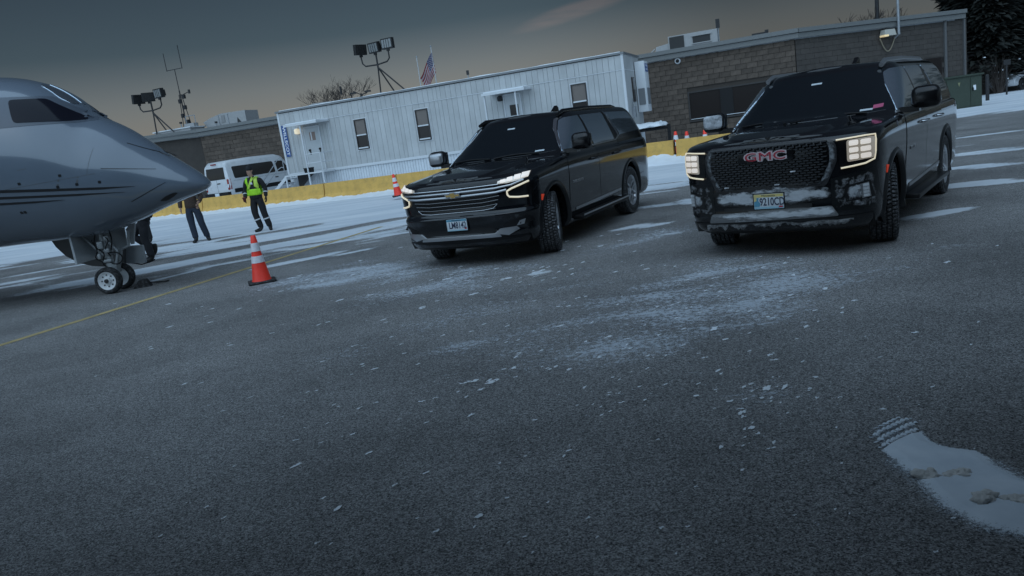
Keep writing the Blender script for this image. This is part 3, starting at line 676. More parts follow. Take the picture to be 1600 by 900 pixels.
def add_wheel(car, x, y, steer, kind):
    wh = link('wheel', HUB.copy() if car.get('hub') is None else HUB, DARKST, car, smooth=True); wh.location = (x, y, .405); wh.rotation_euler = (0, random.random()*.5 if False else 0, steer+(0 if y > 0 else pi))
    t_ = link('tyre', TY.copy(), [RUBBER, TREADF], wh, smooth=30); link('tread', TRD.copy(), mat('frosted tread rubber', (.035, .036, .038), .85, dirt=((.30, .31, .33), .6, 45)), wh, kind='stuff'); link('rim', RIMS[kind].copy(), ALLOY, wh, smooth=30)
    return wh
def P_front(car, name, bvh, poly, m, off=.004, thick=.006, rnd=0, res=.07, parent=None, sym=False, **k):
    o = link(name, patch_mesh(bvh, (3, 0, 0), (0, 1, 0), (0, 0, 1), (-1, 0, 0), poly, off, thick, res, rnd), m, parent or car, smooth=30, **k)
    if sym: link(name, patch_mesh(bvh, (3, 0, 0), (0, 1, 0), (0, 0, 1), (-1, 0, 0), [(-y, z) for y, z in poly[::-1]], off, thick, res, rnd), m, parent or car, smooth=30, **k)
    return o
def P_side(car, name, bvh, poly, m, s=1, off=.004, thick=.006, rnd=0, res=.10, parent=None, **k):
    pl = poly if s > 0 else poly[::-1]
    return link(name, patch_mesh(bvh, (0, 3*s, 0), (1, 0, 0), (0, 0, 1), (0, -s, 0), pl, off, thick, res, rnd), m, parent or car, smooth=30, **k)
def front_bar(car, name, bvh, pts, r, m, off=.012, n=6, parent=None, flat=1.):
    "a bar following the front of the car through (y, z) points"
    o = []
    k = []
    for (a, c), (d, e) in zip(pts, pts[1:]):
        L_ = max(2, int(hypot(d-a, e-c)/.05)); k += [(a+(d-a)*i/L_, c+(e-c)*i/L_) for i in range(L_)]
    k.append(pts[-1])
    for y, z in k:
        h = bvh.ray_cast(Vector((3, y, z)), Vector((-1, 0, 0)))
        o.append((h[0]+Vector((off, 0, 0))) if h[0] else Vector((.2, y, z)))
    b = MB(); b.tube(o, r, n); 
    return b.build(name, m, parent or car, smooth=50)
def plate(car, bvh, z, kind, txt):
    h = bvh.ray_cast(Vector((3, 0, z)), Vector((-1, 0, 0)))[0]; x = h.x+.022
    o = rbox('licence_plate', (x, 0, z), (.012, .305, .153), .005, PLATEW, car)
    X = frame((x+.0065, 0, z), (0, 1, 0), (0, 0, 1))
    pf = link('plate_frame', MB().box((x-.008, 0, z), (.014, .325, .173)).mesh(), BLACKP, o)
    if kind == 0:
        link('plate_band', MB().box((x+.0065, 0, z+.061), (.002, .299, .026)).mesh(), PLATEB, o); link('plate_band', MB().box((x+.0065, 0, z-.069), (.002, .299, .012)).mesh(), PLATEL, o)
    else:
        link('plate_band', MB().box((x+.0065, 0, z+.060), (.002, .299, .030)).mesh(), PLATEY, o); link('plate_band', MB().box((x+.0065, 0, z-.064), (.002, .299, .020)).mesh(), PLATEL, o)
        link('plate_emblem', MB().prism([(-.148, z-.05), (-.095, z-.05), (-.085, z-.02), (-.105, z+.01), (-.10, z+.04), (-.148, z+.045)], 'x', x+.0055, x+.0078).mesh(), PLATEB, o); link('plate_emblem', MB().prism([(-.148, z+.0), (-.125, z+.01), (-.12, z+.04), (-.148, z+.045)], 'x', x+.0055, x+.0086).mesh(), PLATEY, o)
    me = text_mesh(txt, .118 if kind == 0 else .112, .001, .68 if kind == 0 else .66, .0015); X2 = frame((x+.008, .012 if kind == 0 else .035, z-.006), (0, 1, 0), (0, 0, 1)); place_mesh(me, X2); link('plate_number', me, PLATEI, o)
    me = text_mesh('Minnesota', .03, .0006, 1.1); place_mesh(me, frame((x+.0085, 0, z+.061), (0, 1, 0), (0, 0, 1))); link('plate_lettering', me, PLATEI, o)
    if kind == 0: link('plate_sticker', MB().box((x+.0072, .128, z-.048), (.002, .03, .022)).mesh(), REDB, o)
    else: link('plate_sticker', MB().box((x+.0072, .122, z-.058), (.002, .04, .016)).mesh(), REDB, o)
def suv_common(car, kind, body, bvh, ztop, steer):
    bd_ = link('body', body, PAINT, car, smooth=60)
    for x, s in ((0, 1), (0, -1), (-3.41, 1), (-3.41, -1)): add_wheel(car, x, s*.868, steer if x == 0 else 0, kind)
    # underside and wells
    u = MB(); u.box((-1.9, 0, .32), (4.6, 1.1, .16)); u.box((-1.7, 0, .40), (1.9, 1.7, .12)); u.build('underbody', BLACKP, car)
    u = MB(); u.tube([(0, -.7, .40), (0, .7, .40)], .05, 8); u.build('axle', DARKST, car); u = MB(); u.tube([(-3.41, -.75, .40), (-3.41, .75, .40)], .06, 8); u.build('axle', DARKST, car)
    for s in (1, -1):
        # wheel arch lips
        for xx in (0, -3.41):
            b = MB(); arc = []
            for i in range(25):
                a = radians(-18+216*i/24); arc.append((a,))
            vs = []; fs = []
            for (a,) in arc:
                for r, e in ((.475, -.03), (.487, .016), (.520, .020), (.545, -.004)):
                    x, z = xx+r*cos(a), .42+r*sin(a); h = bvh.ray_cast(Vector((x, 3*s, z)), Vector((0, -s, 0))); y = abs(h[0].y) if h[0] and abs(h[0].y) > .8 else .985
                    vs.append((x, s*(min(y, 1.03)+e), z))
            for i in range(24):
                for k in range(3): fs.append((i*4+k, (i+1)*4+k, (i+1)*4+k+1, i*4+k+1))
            b.add(vs, fs).build('wheel_arch_lip', PAINTD, car, smooth='all')
        # glass
        sl = [[(-.64, 1.305), (-.76, 1.41), (-1.00, 1.60), (-1.20, 1.735), (-1.30, 1.765), (-1.70, 1.78), (-1.76, 1.31)], [(-1.86, 1.31), (-1.81, 1.78), (-2.80, 1.785), (-2.88, 1.33)], [(-3.22, 1.385), (-2.98, 1.785), (-4.02, 1.765), (-4.14, 1.74), (-4.40, 1.43), (-4.38, 1.41)]]
        doors = [[(-.52, .44), (-.56, 1.20), (-.62, 1.285), (-1.80, 1.29), (-1.80, .44)], [(-1.813, .44), (-1.813, 1.29), (-2.96, 1.30), (-2.98, 1.05), (-2.82, .75), (-2.80, .44)]]
        D = [P_side(car, 'door', bvh, d, PAINT, s, .005, .008, .03, .07) for d in doors]
        P_side(car, 'side_window', bvh, sl[0], GLASSF, s, .013, .014, .02, .03, parent=D[0]); P_side(car, 'side_window', bvh, sl[1], GLASSF, s, .006, .008, .02, .06, parent=D[1]); P_side(car, 'quarter_window', bvh, sl[2], GLASSF, s, .006, .008, .03, .06)
        # pillars
        P_side(car, 'door_pillar', bvh, [(-1.75, 1.32), (-1.71, 1.79), (-1.80, 1.79), (-1.87, 1.32)], TRIM, s, .008, .008)
        P_side(car, 'door_pillar', bvh, [(-2.87, 1.34), (-2.79, 1.795), (-2.90, 1.795), (-3.06, 1.36)], TRIM, s, .008, .008)
        chrome_poly = [(-.60, 1.283), (-2.95, 1.305), (-2.95, 1.325), (-.62, 1.303)]
        P_side(car, 'belt_trim', bvh, chrome_poly, CHROME if kind == 0 else SILV, s, .010, .01)
        if kind == 0: P_side(car, 'pillar_trim', bvh, [(-2.93, 1.305), (-3.16, 1.37), (-2.95, 1.80), (-2.905, 1.80), (-3.09, 1.38), (-2.91, 1.325)], CHROME, s, .011, .01)
        if kind == 0: P_side(car, 'pillar_trim', bvh, [(-.60, 1.283), (-.62, 1.303), (-.78, 1.425), (-1.01, 1.615), (-1.21, 1.75), (-1.31, 1.78), (-1.31, 1.79), (-1.20, 1.765), (-1.0, 1.63), (-.765, 1.44)], CHROME, s, .009, .01)
        # handles, crease trim, side lamp, badge
        for x, dr in ((-1.58, D[0]), (-2.66, D[1])):
            h = bvh.ray_cast(Vector((x, 3*s, 1.115)), Vector((0, -s, 0)))[0]; b = MB(); b.tube([(x-.12, h.y+s*.004, 1.115), (x-.10, h.y+s*.045, 1.118), (x+.08, h.y+s*.045, 1.118), (x+.10, h.y+s*.004, 1.115)], [.016, .018, .018, .016], 8); b.build('door_handle', TRIM if kind == 0 else CHROME, dr, smooth=50)
        P_side(car, 'side_marker', bvh, [(.36, .74), (.36, .82), (.45, .83), (.45, .75)], AMBER, s, .006, .01, .01)
        P_side(car, 'sill_trim', bvh, [(-.72, .455), (-.72, .49), (-2.78, .52), (-2.78, .485)], SILV, s, .016, .02)
        # running board
        rbox('running_board', (-1.75, s*1.02, .345), (2.15, .19, .06), .02, SALT if kind else BLACKP, car)
        if kind == 0: b = MB(); b.box((-1.75, s*1.118, .375), (2.10, .012, .022)); b.build('step_trim', SILV, car)
        # mirror
        m_ = rbox_mesh((-.74, s*1.19, 1.415), (.19, .30, .235), .07, 4, taper=.9); mr = link('side_mirror', m_, TRIM, car, smooth=60)
        b = MB(); b.box((-.74, s*1.02, 1.30), (.12, .22, .06)); b.build('mirror_arm', TRIM, mr)
        link('mirror_glass', MB().box((-.838, s*1.19, 1.415), (.006, .24, .18)).mesh(), CHROME, mr)
        if s < 0: rbox('mirror_cap', (-.685, s*1.195, 1.42), (.10, .255, .185), .05, SILV if kind == 0 else SALT2, mr, 3)
        # roof rail
        b = MB(); zz = 1.872; b.tube([(-1.25, s*.66, 1.825), (-1.45, s*.66, zz), (-2.4, s*.665, zz+.018), (-3.7, s*.655, zz+.005), (-3.95, s*.64, 1.85)], [.028, .034, .034, .034, .028], 8); b.build('roof_rail', TRIM if kind == 0 else SILV, car, smooth=60)
        # rear lamp, seen edge-on
        P_side(car, 'tail_lamp', bvh, [(-4.50, .98), (-4.66, .98), (-4.66, 1.38), (-4.55, 1.38)], mat('red lamp lens', (.25, .01, .01), .2), s, .006, .01, .02)
        P_side(car, 'mud_flap', bvh, [(-.50, .30), (-.50, .46), (-.56, .46), (-.56, .30)], BLACKP, s, -.02, .01)
    # windscreen, wipers, fin, tail glass
    P_front(car, 'windscreen', bvh, [(-.905, 1.335), (-.6, 1.318), (.6, 1.318), (.905, 1.335), (.845, 1.47), (.725, 1.775), (.64, 1.808), (-.64, 1.808), (-.725, 1.775), (-.845, 1.47)], GLASSD, .004, .008, .03, .08)
    link('rear_window', patch_mesh(bvh, (-8, 0, 0), (0, -1, 0), (0, 0, 1), (1, 0, 0), [(-.74, 1.38), (.74, 1.38), (.60, 1.76), (-.60, 1.76)], .004, .008, .1, .04), GLASSD, car, smooth=30)
    def ws(y, z, o=.012): h = bvh.ray_cast(Vector((3, y, z)), Vector((-1, 0, 0)))[0]; return h+Vector((o, 0, o))
    for a in ((-.75, -.08), (-.02, .66)):
        b = MB(); b.tube([ws(a[0]+(a[1]-a[0])*i/8, 1.315+.02*sin(pi*i/8)) for i in range(9)], .011, 6); b.build('wiper', BLACKP, car)
    b = MB(); b.prism([(-2.30, 1.88), (-2.62, 1.88), (-2.60, 1.97), (-2.54, 2.0), (-2.45, 1.95)], 'y', .08, .13); b.build('roof_fin', TRIM, car)
    P_front(car, 'mirror_sensor', bvh, [(-.06, 1.70), (.06, 1.70), (.06, 1.715), (-.06, 1.715)], PLATEW, .008, .004)
    P_front(car, 'windscreen_label', bvh, [(.58, 1.345), (.70, 1.345), (.70, 1.36), (.58, 1.36)], PLATEW, .008, .004)
    return bd_

# ---- gold badge suv
LC = [(.25, .88, .84, -4.60), (.29, .94, .90, -4.68), (.36, .975, .935, -4.73), (.42, .985, .955, -4.75), (.47, .99, .945, -4.76), (.58, .997, .950, -4.76), (.635, 1.0, .965, -4.76), (.665, 1.003, .972, -4.76), (.685, 1.004, .955, -4.76), (.72, 1.006, .925, -4.755), (.82, 1.013, .928, -4.75), (.92, 1.022, .930, -4.745), (1.0, 1.025, .928, -4.735), (1.06, 1.018, .918, -4.72), (1.095, 1.005, .905, -4.71), (1.115, .985, .885, -4.70), (1.125, .95, .85, -4.69)]
bodyC, bvhC, ztC = car_shell(LC, [1.275, 1.27, 1.262, 1.245, 1.205, 1.16, 1.125, 1.12])
chev = thing('parked_suv', 'black suv with a gold badge and chrome bars across its grille, nearer the jet', 'suv', (-.141, 10.67, 0), -2.056, 'black suvs parked on the apron')
suv_common(chev, 0, bodyC, bvhC, ztC, radians(19))
f = lambda *a, **k: P_front(chev, *a, **k)
f('grille_panel', bvhC, [(-.70, 1.07), (-.55, .745), (-.45, .725), (.45, .725), (.55, .745), (.70, 1.07), (.62, 1.085), (-.62, 1.085)], TRIM, .006, .01)
gr = MB()
for r_ in range(12):
    z = .755+r_*.027
    for k in range(24):
        y = -.62+.052*k+(r_ % 2)*.026
        if abs(y) < .50+.16*(z-.74)/.3:
            h = bvhC.ray_cast(Vector((3, y, z)), Vector((-1, 0, 0)))[0]; gr.box((h.x+.008, y, z), (.014, .046, .006))
gr.build('grille_mesh', BLACKP, chev, kind='stuff')
front_bar(chev, 'grille_bar', bvhC, [(-.64, 1.045), (0, 1.038), (.64, 1.045)], .006, CHROME, .014)
front_bar(chev, 'grille_bar', bvhC, [(-.82, 1.012), (-.6, 1.000), (0, .995), (.6, 1.000), (.80, 1.018), (.93, 1.06)], .013, SILV, .016)
front_bar(chev, 'grille_bar', bvhC, [(-.75, .962), (-.6, .948), (0, .940), (.6, .948), (.74, .965)], .015, SILV, .016)
for z, wdt in ((.885, .64), (.835, .62), (.785, .60)): front_bar(chev, 'grille_bar', bvhC, [(-wdt, z+.018), (-.4, z), (.4, z), (wdt, z+.018)], .0036, mat('dull thin bar', (.24, .245, .25), .35, metal=.7), .014)
front_bar(chev, 'grille_bar', bvhC, [(-.60, .80), (-.54, .752), (-.40, .738), (.40, .738), (.54, .752), (.60, .80)], .0042, SILV, .014)
b = MB(); x = .975
b.prism([(-.105, .966-.02), (-.035, .966-.02), (-.035, .966-.038), (.045, .966-.038), (.045, .966-.02), (.115, .966-.02), (.095, .966+.02), (.035, .966+.02), (.035, .966+.038), (-.045, .966+.038), (-.045, .966+.02), (-.125, .966+.02)], 'x', x-.02, x); bt = b.build('grille_badge', CHROME, chev)
b = MB(); b.prism([(-.092, .966-.012), (-.027, .966-.012), (-.027, .966-.03), (.037, .966-.03), (.037, .966-.012), (.100, .966-.012), (.086, .966+.012), (.027, .966+.012), (.027, .966+.03), (-.037, .966+.03), (-.037, .966+.012), (-.108, .966+.012)], 'x', x-.01, x+.006); b.build('badge_enamel', GOLD, bt)
for s in (1, -1):
    def q(pl): return [(y*s, z) for y, z in (pl if s > 0 else pl[::-1])]
    hl = f('headlight', bvhC, q([(.61, 1.035), (.62, 1.085), (.80, 1.115), (.985, 1.165), (.995, 1.09), (.90, 1.06), (.75, 1.035)]), TRIM, .006, .012, res=.05)
    f('lamp_bowl', bvhC, q([(.625, 1.045), (.635, 1.078), (.80, 1.103), (.96, 1.145), (.965, 1.085), (.88, 1.058), (.75, 1.042)]), LAMPG, .012, .006, res=.05, parent=hl)
    for y in (.70, .78, .86, .93): f('lamp_lens', bvhC, q([(y-.032, 1.05+(y-.7)*.13), (y-.032, 1.085+(y-.7)*.20), (y+.03, 1.092+(y-.7)*.20), (y+.03, 1.055+(y-.7)*.13)]), LAMPB, .020, .006, res=.05, parent=hl)
    f('fog_pocket', bvhC, q([(.75, .87), (.75, .955), (.985, 1.03), (.99, .86)]), TRIM, .008, .012, res=.05)
    pts = [(.975, 1.035), (.90, 1.005), (.80, .972), (.745, .945), (.745, .90), (.765, .872), (.86, .855), (.955, .848)]
    front_bar(chev, 'running_light', bvhC, q(pts) if s > 0 else q(pts)[::-1], .0125, LAMPW, .016)
    f('bumper_vent', bvhC, q([(.64, .535), (.93, .615), (1.0, .54), (.72, .475)]), BLACKP, .006, .02, res=.05)
    f('skid_end', bvhC, q([(.52, .43), (.60, .485), (.80, .495), (.83, .455), (.70, .40)]), SILV, .022, .04, res=.05)
    f('lower_lamp', bvhC, q([(.80, .50), (.84, .56), (.90, .575), (.88, .51)]), SILV, .010, .01, res=.05)
f('skid_plate', bvhC, [(-.60, .385), (-.58, .43), (.58, .43), (.60, .385)], SILV, .014, .03)
f('lower_valance', bvhC, [(-.92, .27), (-.92, .375), (.92, .375), (.92, .27)], BLACKP, .010, .03)
f('lower_intake', bvhC, [(-.55, .45), (-.50, .52), (.50, .52), (.55, .45)], BLACKP, .006, .012)
plate(chev, bvhC, .583, 0, 'LM8142')
me = text_mesh('SUBURBAN', .05, .003, 1.6)
hb = bvhC.ray_cast(Vector((-.75, 3, .86)), Vector((0, -1, 0)))[0]; place_mesh(me, frame((-.86, hb.y+.010, .86), (-1, 0, 0), (0, 0, 1))); link('door_badge', me, SILV, chev)
b = MB(); b.box((0.02, 0, 0), (.001, .001, .001))

# ---- red letter suv, caked with snow
LG = [(.26, .90, .84, -4.60), (.30, .95, .90, -4.68), (.37, .98, .935, -4.73), (.45, .99, .955, -4.75), (.52, .995, .945, -4.76), (.60, 1.0, .945, -4.76), (.70, 1.005, .950, -4.755), (.76, 1.008, .945, -4.755), (.85, 1.015, .945, -4.75), (.95, 1.023, .946, -4.745), (1.05, 1.025, .945, -4.735), (1.12, 1.02, .938, -4.72), (1.16, 1.01, .925, -4.71), (1.185, .995, .905, -4.70), (1.20, .95, .865, -4.69)]
bodyG, bvhG, ztG = car_shell(LG, [1.275, 1.27, 1.265, 1.26, 1.245, 1.225, 1.20, 1.20])
gmc = thing('parked_suv', 'black suv with red letters on a mesh grille and snow caked over its bumper', 'suv', (3.33, 8.436, 0), -2.2417, 'black suvs parked on the apron')
suv_common(gmc, 1, bodyG, bvhG, ztG, radians(13))
f = lambda *a, **k: P_front(gmc, *a, **k)
f('grille_surround', bvhG, [(-.665, 1.10), (-.665, .95), (-.56, .715), (.56, .715), (.665, .95), (.665, 1.10), (.60, 1.18), (-.60, 1.18)], CHF, .005, .03, .03)
f('grille_panel', bvhG, [(-.60, 1.09), (-.60, .95), (-.50, .745), (.50, .745), (.60, .95), (.60, 1.09), (.56, 1.165), (-.56, 1.165)], TRIM, .012, .02, .03)
gr = MB(); gs = MB()
for r_ in range(17):
    z = .762+r_*.0238
    for k in range(20):
        y = -.63+.066*k+(r_ % 2)*.033; lim = .49+.10*min(1, (z-.745)/.2)
        if abs(y) < lim:
            h = bvhG.ray_cast(Vector((3, y, z)), Vector((-1, 0, 0)))[0]
            low = max(0, .83-z)*4+.30*noise.noise((y*4, z*5, 3))-.06; tgt = gs if random.random() < low else gr
            tgt.add([(h.x+.012, y-.027, z), (h.x+.036, y-.024, z-.002), (h.x+.036, y+.024, z-.002), (h.x+.012, y+.027, z), (h.x+.012, y-.031, z+.011), (h.x+.034, y-.026, z+.008), (h.x+.034, y+.026, z+.008), (h.x+.012, y+.031, z+.011)], [(0, 1, 2, 3), (7, 6, 5, 4), (0, 4, 5, 1), (1, 5, 6, 2), (2, 6, 7, 3)])
gr.build('grille_mesh', mat('grille mesh', (.03, .031, .034), .35, metal=.6), gmc, kind='stuff'); gs.build('grille_snow', SALT2, gmc, kind='stuff')
bp_ = rbox('grille_badge', (.985, 0, 1.058), (.016, .56, .105), .006, TRIM, gmc)
me = text_mesh('GMC', .118, .006, 1.62, .0095); place_mesh(me, frame((.990, 0, 1.058), (0, 1, 0), (0, 0, 1))); link('badge_outline', me, mat('bright badge rim', (.62, .52, .54), .35, metal=.3), bp_)
me = text_mesh('GMC', .118, .006, 1.62, -.0005); place_mesh(me, frame((.9945, 0, 1.058), (0, 1, 0), (0, 0, 1))); link('badge_letters', me, REDB, bp_)
for s in (1, -1):
    def q(pl): return [(y*s, z) for y, z in (pl if s > 0 else pl[::-1])]
    hl = f('headlight', bvhG, q([(.68, 1.155), (.68, .90), (.70, .865), (.985, .895), (.995, 1.175), (.80, 1.165)]), TRIM, .008, .014, res=.05)
    f('lamp_bowl', bvhG, q([(.75, 1.128), (.75, .925), (.958, .94), (.963, 1.138)]), LAMPG, .014, .006, .02, res=.05, parent=hl)
    for z in (.968, 1.032, 1.096):
        for y in (.805, .895): f('lamp_lens', bvhG, q([(y-.036, z-.022), (y-.036, z+.024), (y+.036, z+.026), (y+.036, z-.020)]), LAMPB, .022, .008, .012, res=.03, parent=hl)
    pts = [(.665, 1.145), (.76, 1.150), (.90, 1.157), (.972, 1.155), (.978, 1.10), (.975, 1.0), (.965, .925), (.90, .895), (.80, .882), (.70, .872)]
    front_bar(gmc, 'running_light', bvhG, q(pts) if s > 0 else q(pts)[::-1], .0085, LAMPW, .022)
    f('fog_pocket', bvhG, q([(.72, .54), (.72, .70), (.92, .73), (.95, .56)]), SALT, .006, .02, res=.05)
    fl = f('fog_light', bvhG, q([(.855, .56), (.845, .70), (.905, .71), (.915, .57)]), SILV, .016, .012, res=.05, label=None)
    for k in range(4): f('fog_lens', bvhG, q([(.862, .575+k*.033), (.862, .600+k*.033), (.900, .602+k*.033), (.902, .577+k*.033)]), mat('frosted lens', (.6, .62, .64), .4, dirt=((.75, .77, .8), .6, 30)), .026, .006, res=.05, parent=fl)
    f('bumper_corner', bvhG, q([(.60, .46), (.60, .78), (.97, .84), (.99, .46)]), PAINTD, .003, .006, res=.04)
    P_side(gmc, 'fender_vent', bvhG, [(-.12, 1.17), (-.16, 1.225), (-.38, 1.235), (-.30, 1.155)], CHROME, s, .008, .02, .02)
f('snow_crust', bvhG, [(-.60, .72), (-.55, .57), (-.2, .545), (.2, .55), (.60, .60), (.585, .70), (.3, .735), (.1, .78), (-.05, .75), (-.3, .735)], CRUST, .014, .02, .03, .03)
f('bumper_slot', bvhG, [(-.48, .505), (-.48, .545), (.42, .555), (.42, .515)], SALT, .020, .03)
f('skid_plate', bvhG, [(-.66, .40), (-.62, .485), (.60, .515), (.66, .42)], SKIDS, .030, .05, .02, .04)
f('lower_valance', bvhG, [(-.93, .27), (-.93, .39), (.93, .41), (.93, .27)], SALT, .012, .03)
cl = MB(); ny_, nz_ = 210, 14
for i in range(ny_):
    y = -.72+1.5*i/(ny_-1); h = bvhG.ray_cast(Vector((3, y, .34)), Vector((-1, 0, 0)))[0]
    top = .375+.03*noise.noise((y*5, 1, 0)); dep_ = .055+.05*noise.noise((y*6, 4, 0))+.045*noise.noise((y*19, 5, 0))+.02*noise.noise((y*50, 7, 0))
    amp = max(0, .55+.8*noise.noise((y*3.1, 9, 0))+.5*noise.noise((y*11, 3, 0)))
    for k in range(nz_):
        q = k/(nz_-1); a = q*pi
        cl.v.append((h.x+.016+(.022*amp*sin(a)+.012*noise.noise((y*40, q*5, 2))*sin(a)), y, top-max(.015, dep_)*q*min(1, amp*1.6)))
for i in range(ny_-1):
    for k in range(nz_-1): cl.f.append((i*nz_+k, (i+1)*nz_+k, (i+1)*nz_+k+1, i*nz_+k+1))
cl.mi = [0]*len(cl.f); cl.build('frozen_slush', mat('dirty slush', (.20, .205, .21), .8, var=.7, vscale=22, bump=.6, bscale=60), gmc, smooth='all', kind='stuff')
plate(gmc, bvhG, .60, 1, '9210CD')
P_front(gmc, 'parking_sticker', bvhG, [(.70, 1.355), (.79, 1.362), (.787, 1.395), (.697, 1.388)], mat('pink sticker', (.50, .10, .20), .5), .010, .004)
me = text_mesh('YUKON', .05, .003, 1.6); hb = bvhG.ray_cast(Vector((-.9, 3, .86)), Vector((0, -1, 0)))[0]; place_mesh(me, frame((-.86, hb.y+.010, .88), (-1, 0, 0), (0, 0, 1))); link('door_badge', me, SILV, gmc)
# ================================================================== THE JET
def mono(xk, yk, x):
    xk = np.array(xk, float); yk = np.array(yk, float); h = np.diff(xk); dl = np.diff(yk)/h; m = np.zeros(len(xk))
    for i in range(1, len(xk)-1): m[i] = 0 if dl[i-1]*dl[i] <= 0 else 2*dl[i-1]*dl[i]/(dl[i-1]+dl[i])
    m[0] = dl[0]; m[-1] = dl[-1]; i = int(np.clip(np.searchsorted(xk, x)-1, 0, len(h)-1)); t = (x-xk[i])/h[i]
    return float((1+2*t)*(1-t)**2*yk[i]+t*(1-t)**2*h[i]*m[i]+t*t*(3-2*t)*yk[i+1]+t*t*(t-1)*h[i]*m[i+1])
JETP = mat('darkened white aircraft paint', (.145, .180, .225), .20, coat=1., var=.03, vscale=1.2)  # white paint darkened all over: the frame-edge darkening is put into the colour
JETD = mat('dark stripe paint', (.02, .021, .024), .35)
JETG = mat('grey radome seam', (.10, .11, .12), .5)
jet = thing('jet_aircraft', 'white business jet nose with cockpit windows and three thin dark stripes, at the left edge', 'jet', (-6.5, 12.5, 0), radians(-3))
ST = [(-19, 3.12, 2.9, .06), (-18, 3.3, 2.3, .35), (-15, 3.6, 1.45, 1.0), (-12, 3.66, .985, 1.33), (-2.5, 3.66, .985, 1.33), (-1.5, 3.645, .98, 1.30), (-1.0, 3.61, .975, 1.25), (-.72, 3.555, .965, 1.20), (-.43, 3.46, .96, 1.13), (-.2, 3.34, .96, 1.07), (0, 3.19, .965, 1.0), (.2, 2.98, .99, .93), (.33, 2.85, 1.02, .88), (.55, 2.72, 1.08, .80), (.77, 2.575, 1.145, .71), (1.0, 2.385, 1.22, .60), (1.28, 2.125, 1.30, .50), (1.45, 1.99, 1.345, .44), (1.6, 1.865, 1.38, .37), (1.72, 1.765, 1.41, .30), (1.80, 1.69, 1.437, .235), (1.86, 1.62, 1.465, .165), (1.895, 1.57, 1.495, .10), (1.91, 1.54, 1.525, .02)]
sx = [s[0] for s in ST]
def sec(x):
    zt, zb, hw = (mono(sx, [s[k] for s in ST], x) for k in (1, 2, 3)); return zt, zb, hw
xs_ = list(np.linspace(-19, -2.6, 26))+list(np.linspace(-2.5, 1.5, 56))+[1.5+.41*sin(pi/2*k/16) for k in range(1, 17)]; nr = 48; fb = MB()
for x in xs_:
    zt, zb, hw = sec(x); zc = zb+(zt-zb)*.47
    for k in range(nr):
        a = 2*pi*k/nr; c_, s_ = cos(a), sin(a); fb.v.append((x, hw*c_, zc+((zt-zc) if s_ > 0 else (zc-zb))*s_))
for i in range(len(xs_)-1):
    for k in range(nr): fb.f.append((i*nr+k, (i+1)*nr+k, (i+1)*nr+(k+1) % nr, i*nr+(k+1) % nr))
fb.f += [tuple(range(nr)), tuple(range((len(xs_)-1)*nr, len(xs_)*nr))[::-1]]; fb.mi = [0]*len(fb.f)
fm = fb.mesh('fuselage'); bvhJ = surface(fm)
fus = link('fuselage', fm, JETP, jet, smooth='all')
def J(name, poly, m, off=.003, thick=.012, rnd=0, res=.05, s=-1, parent=None, **k):
    return link(name, patch_mesh(bvhJ, (0, 4*s, 0), (1, 0, 0), (0, 0, 1), (0, -s, 0), poly, off, thick, res, rnd), m, parent or jet, smooth=30, **k)
JGL = mat('cockpit glass', (.010, .011, .018), .10, spec=.18)
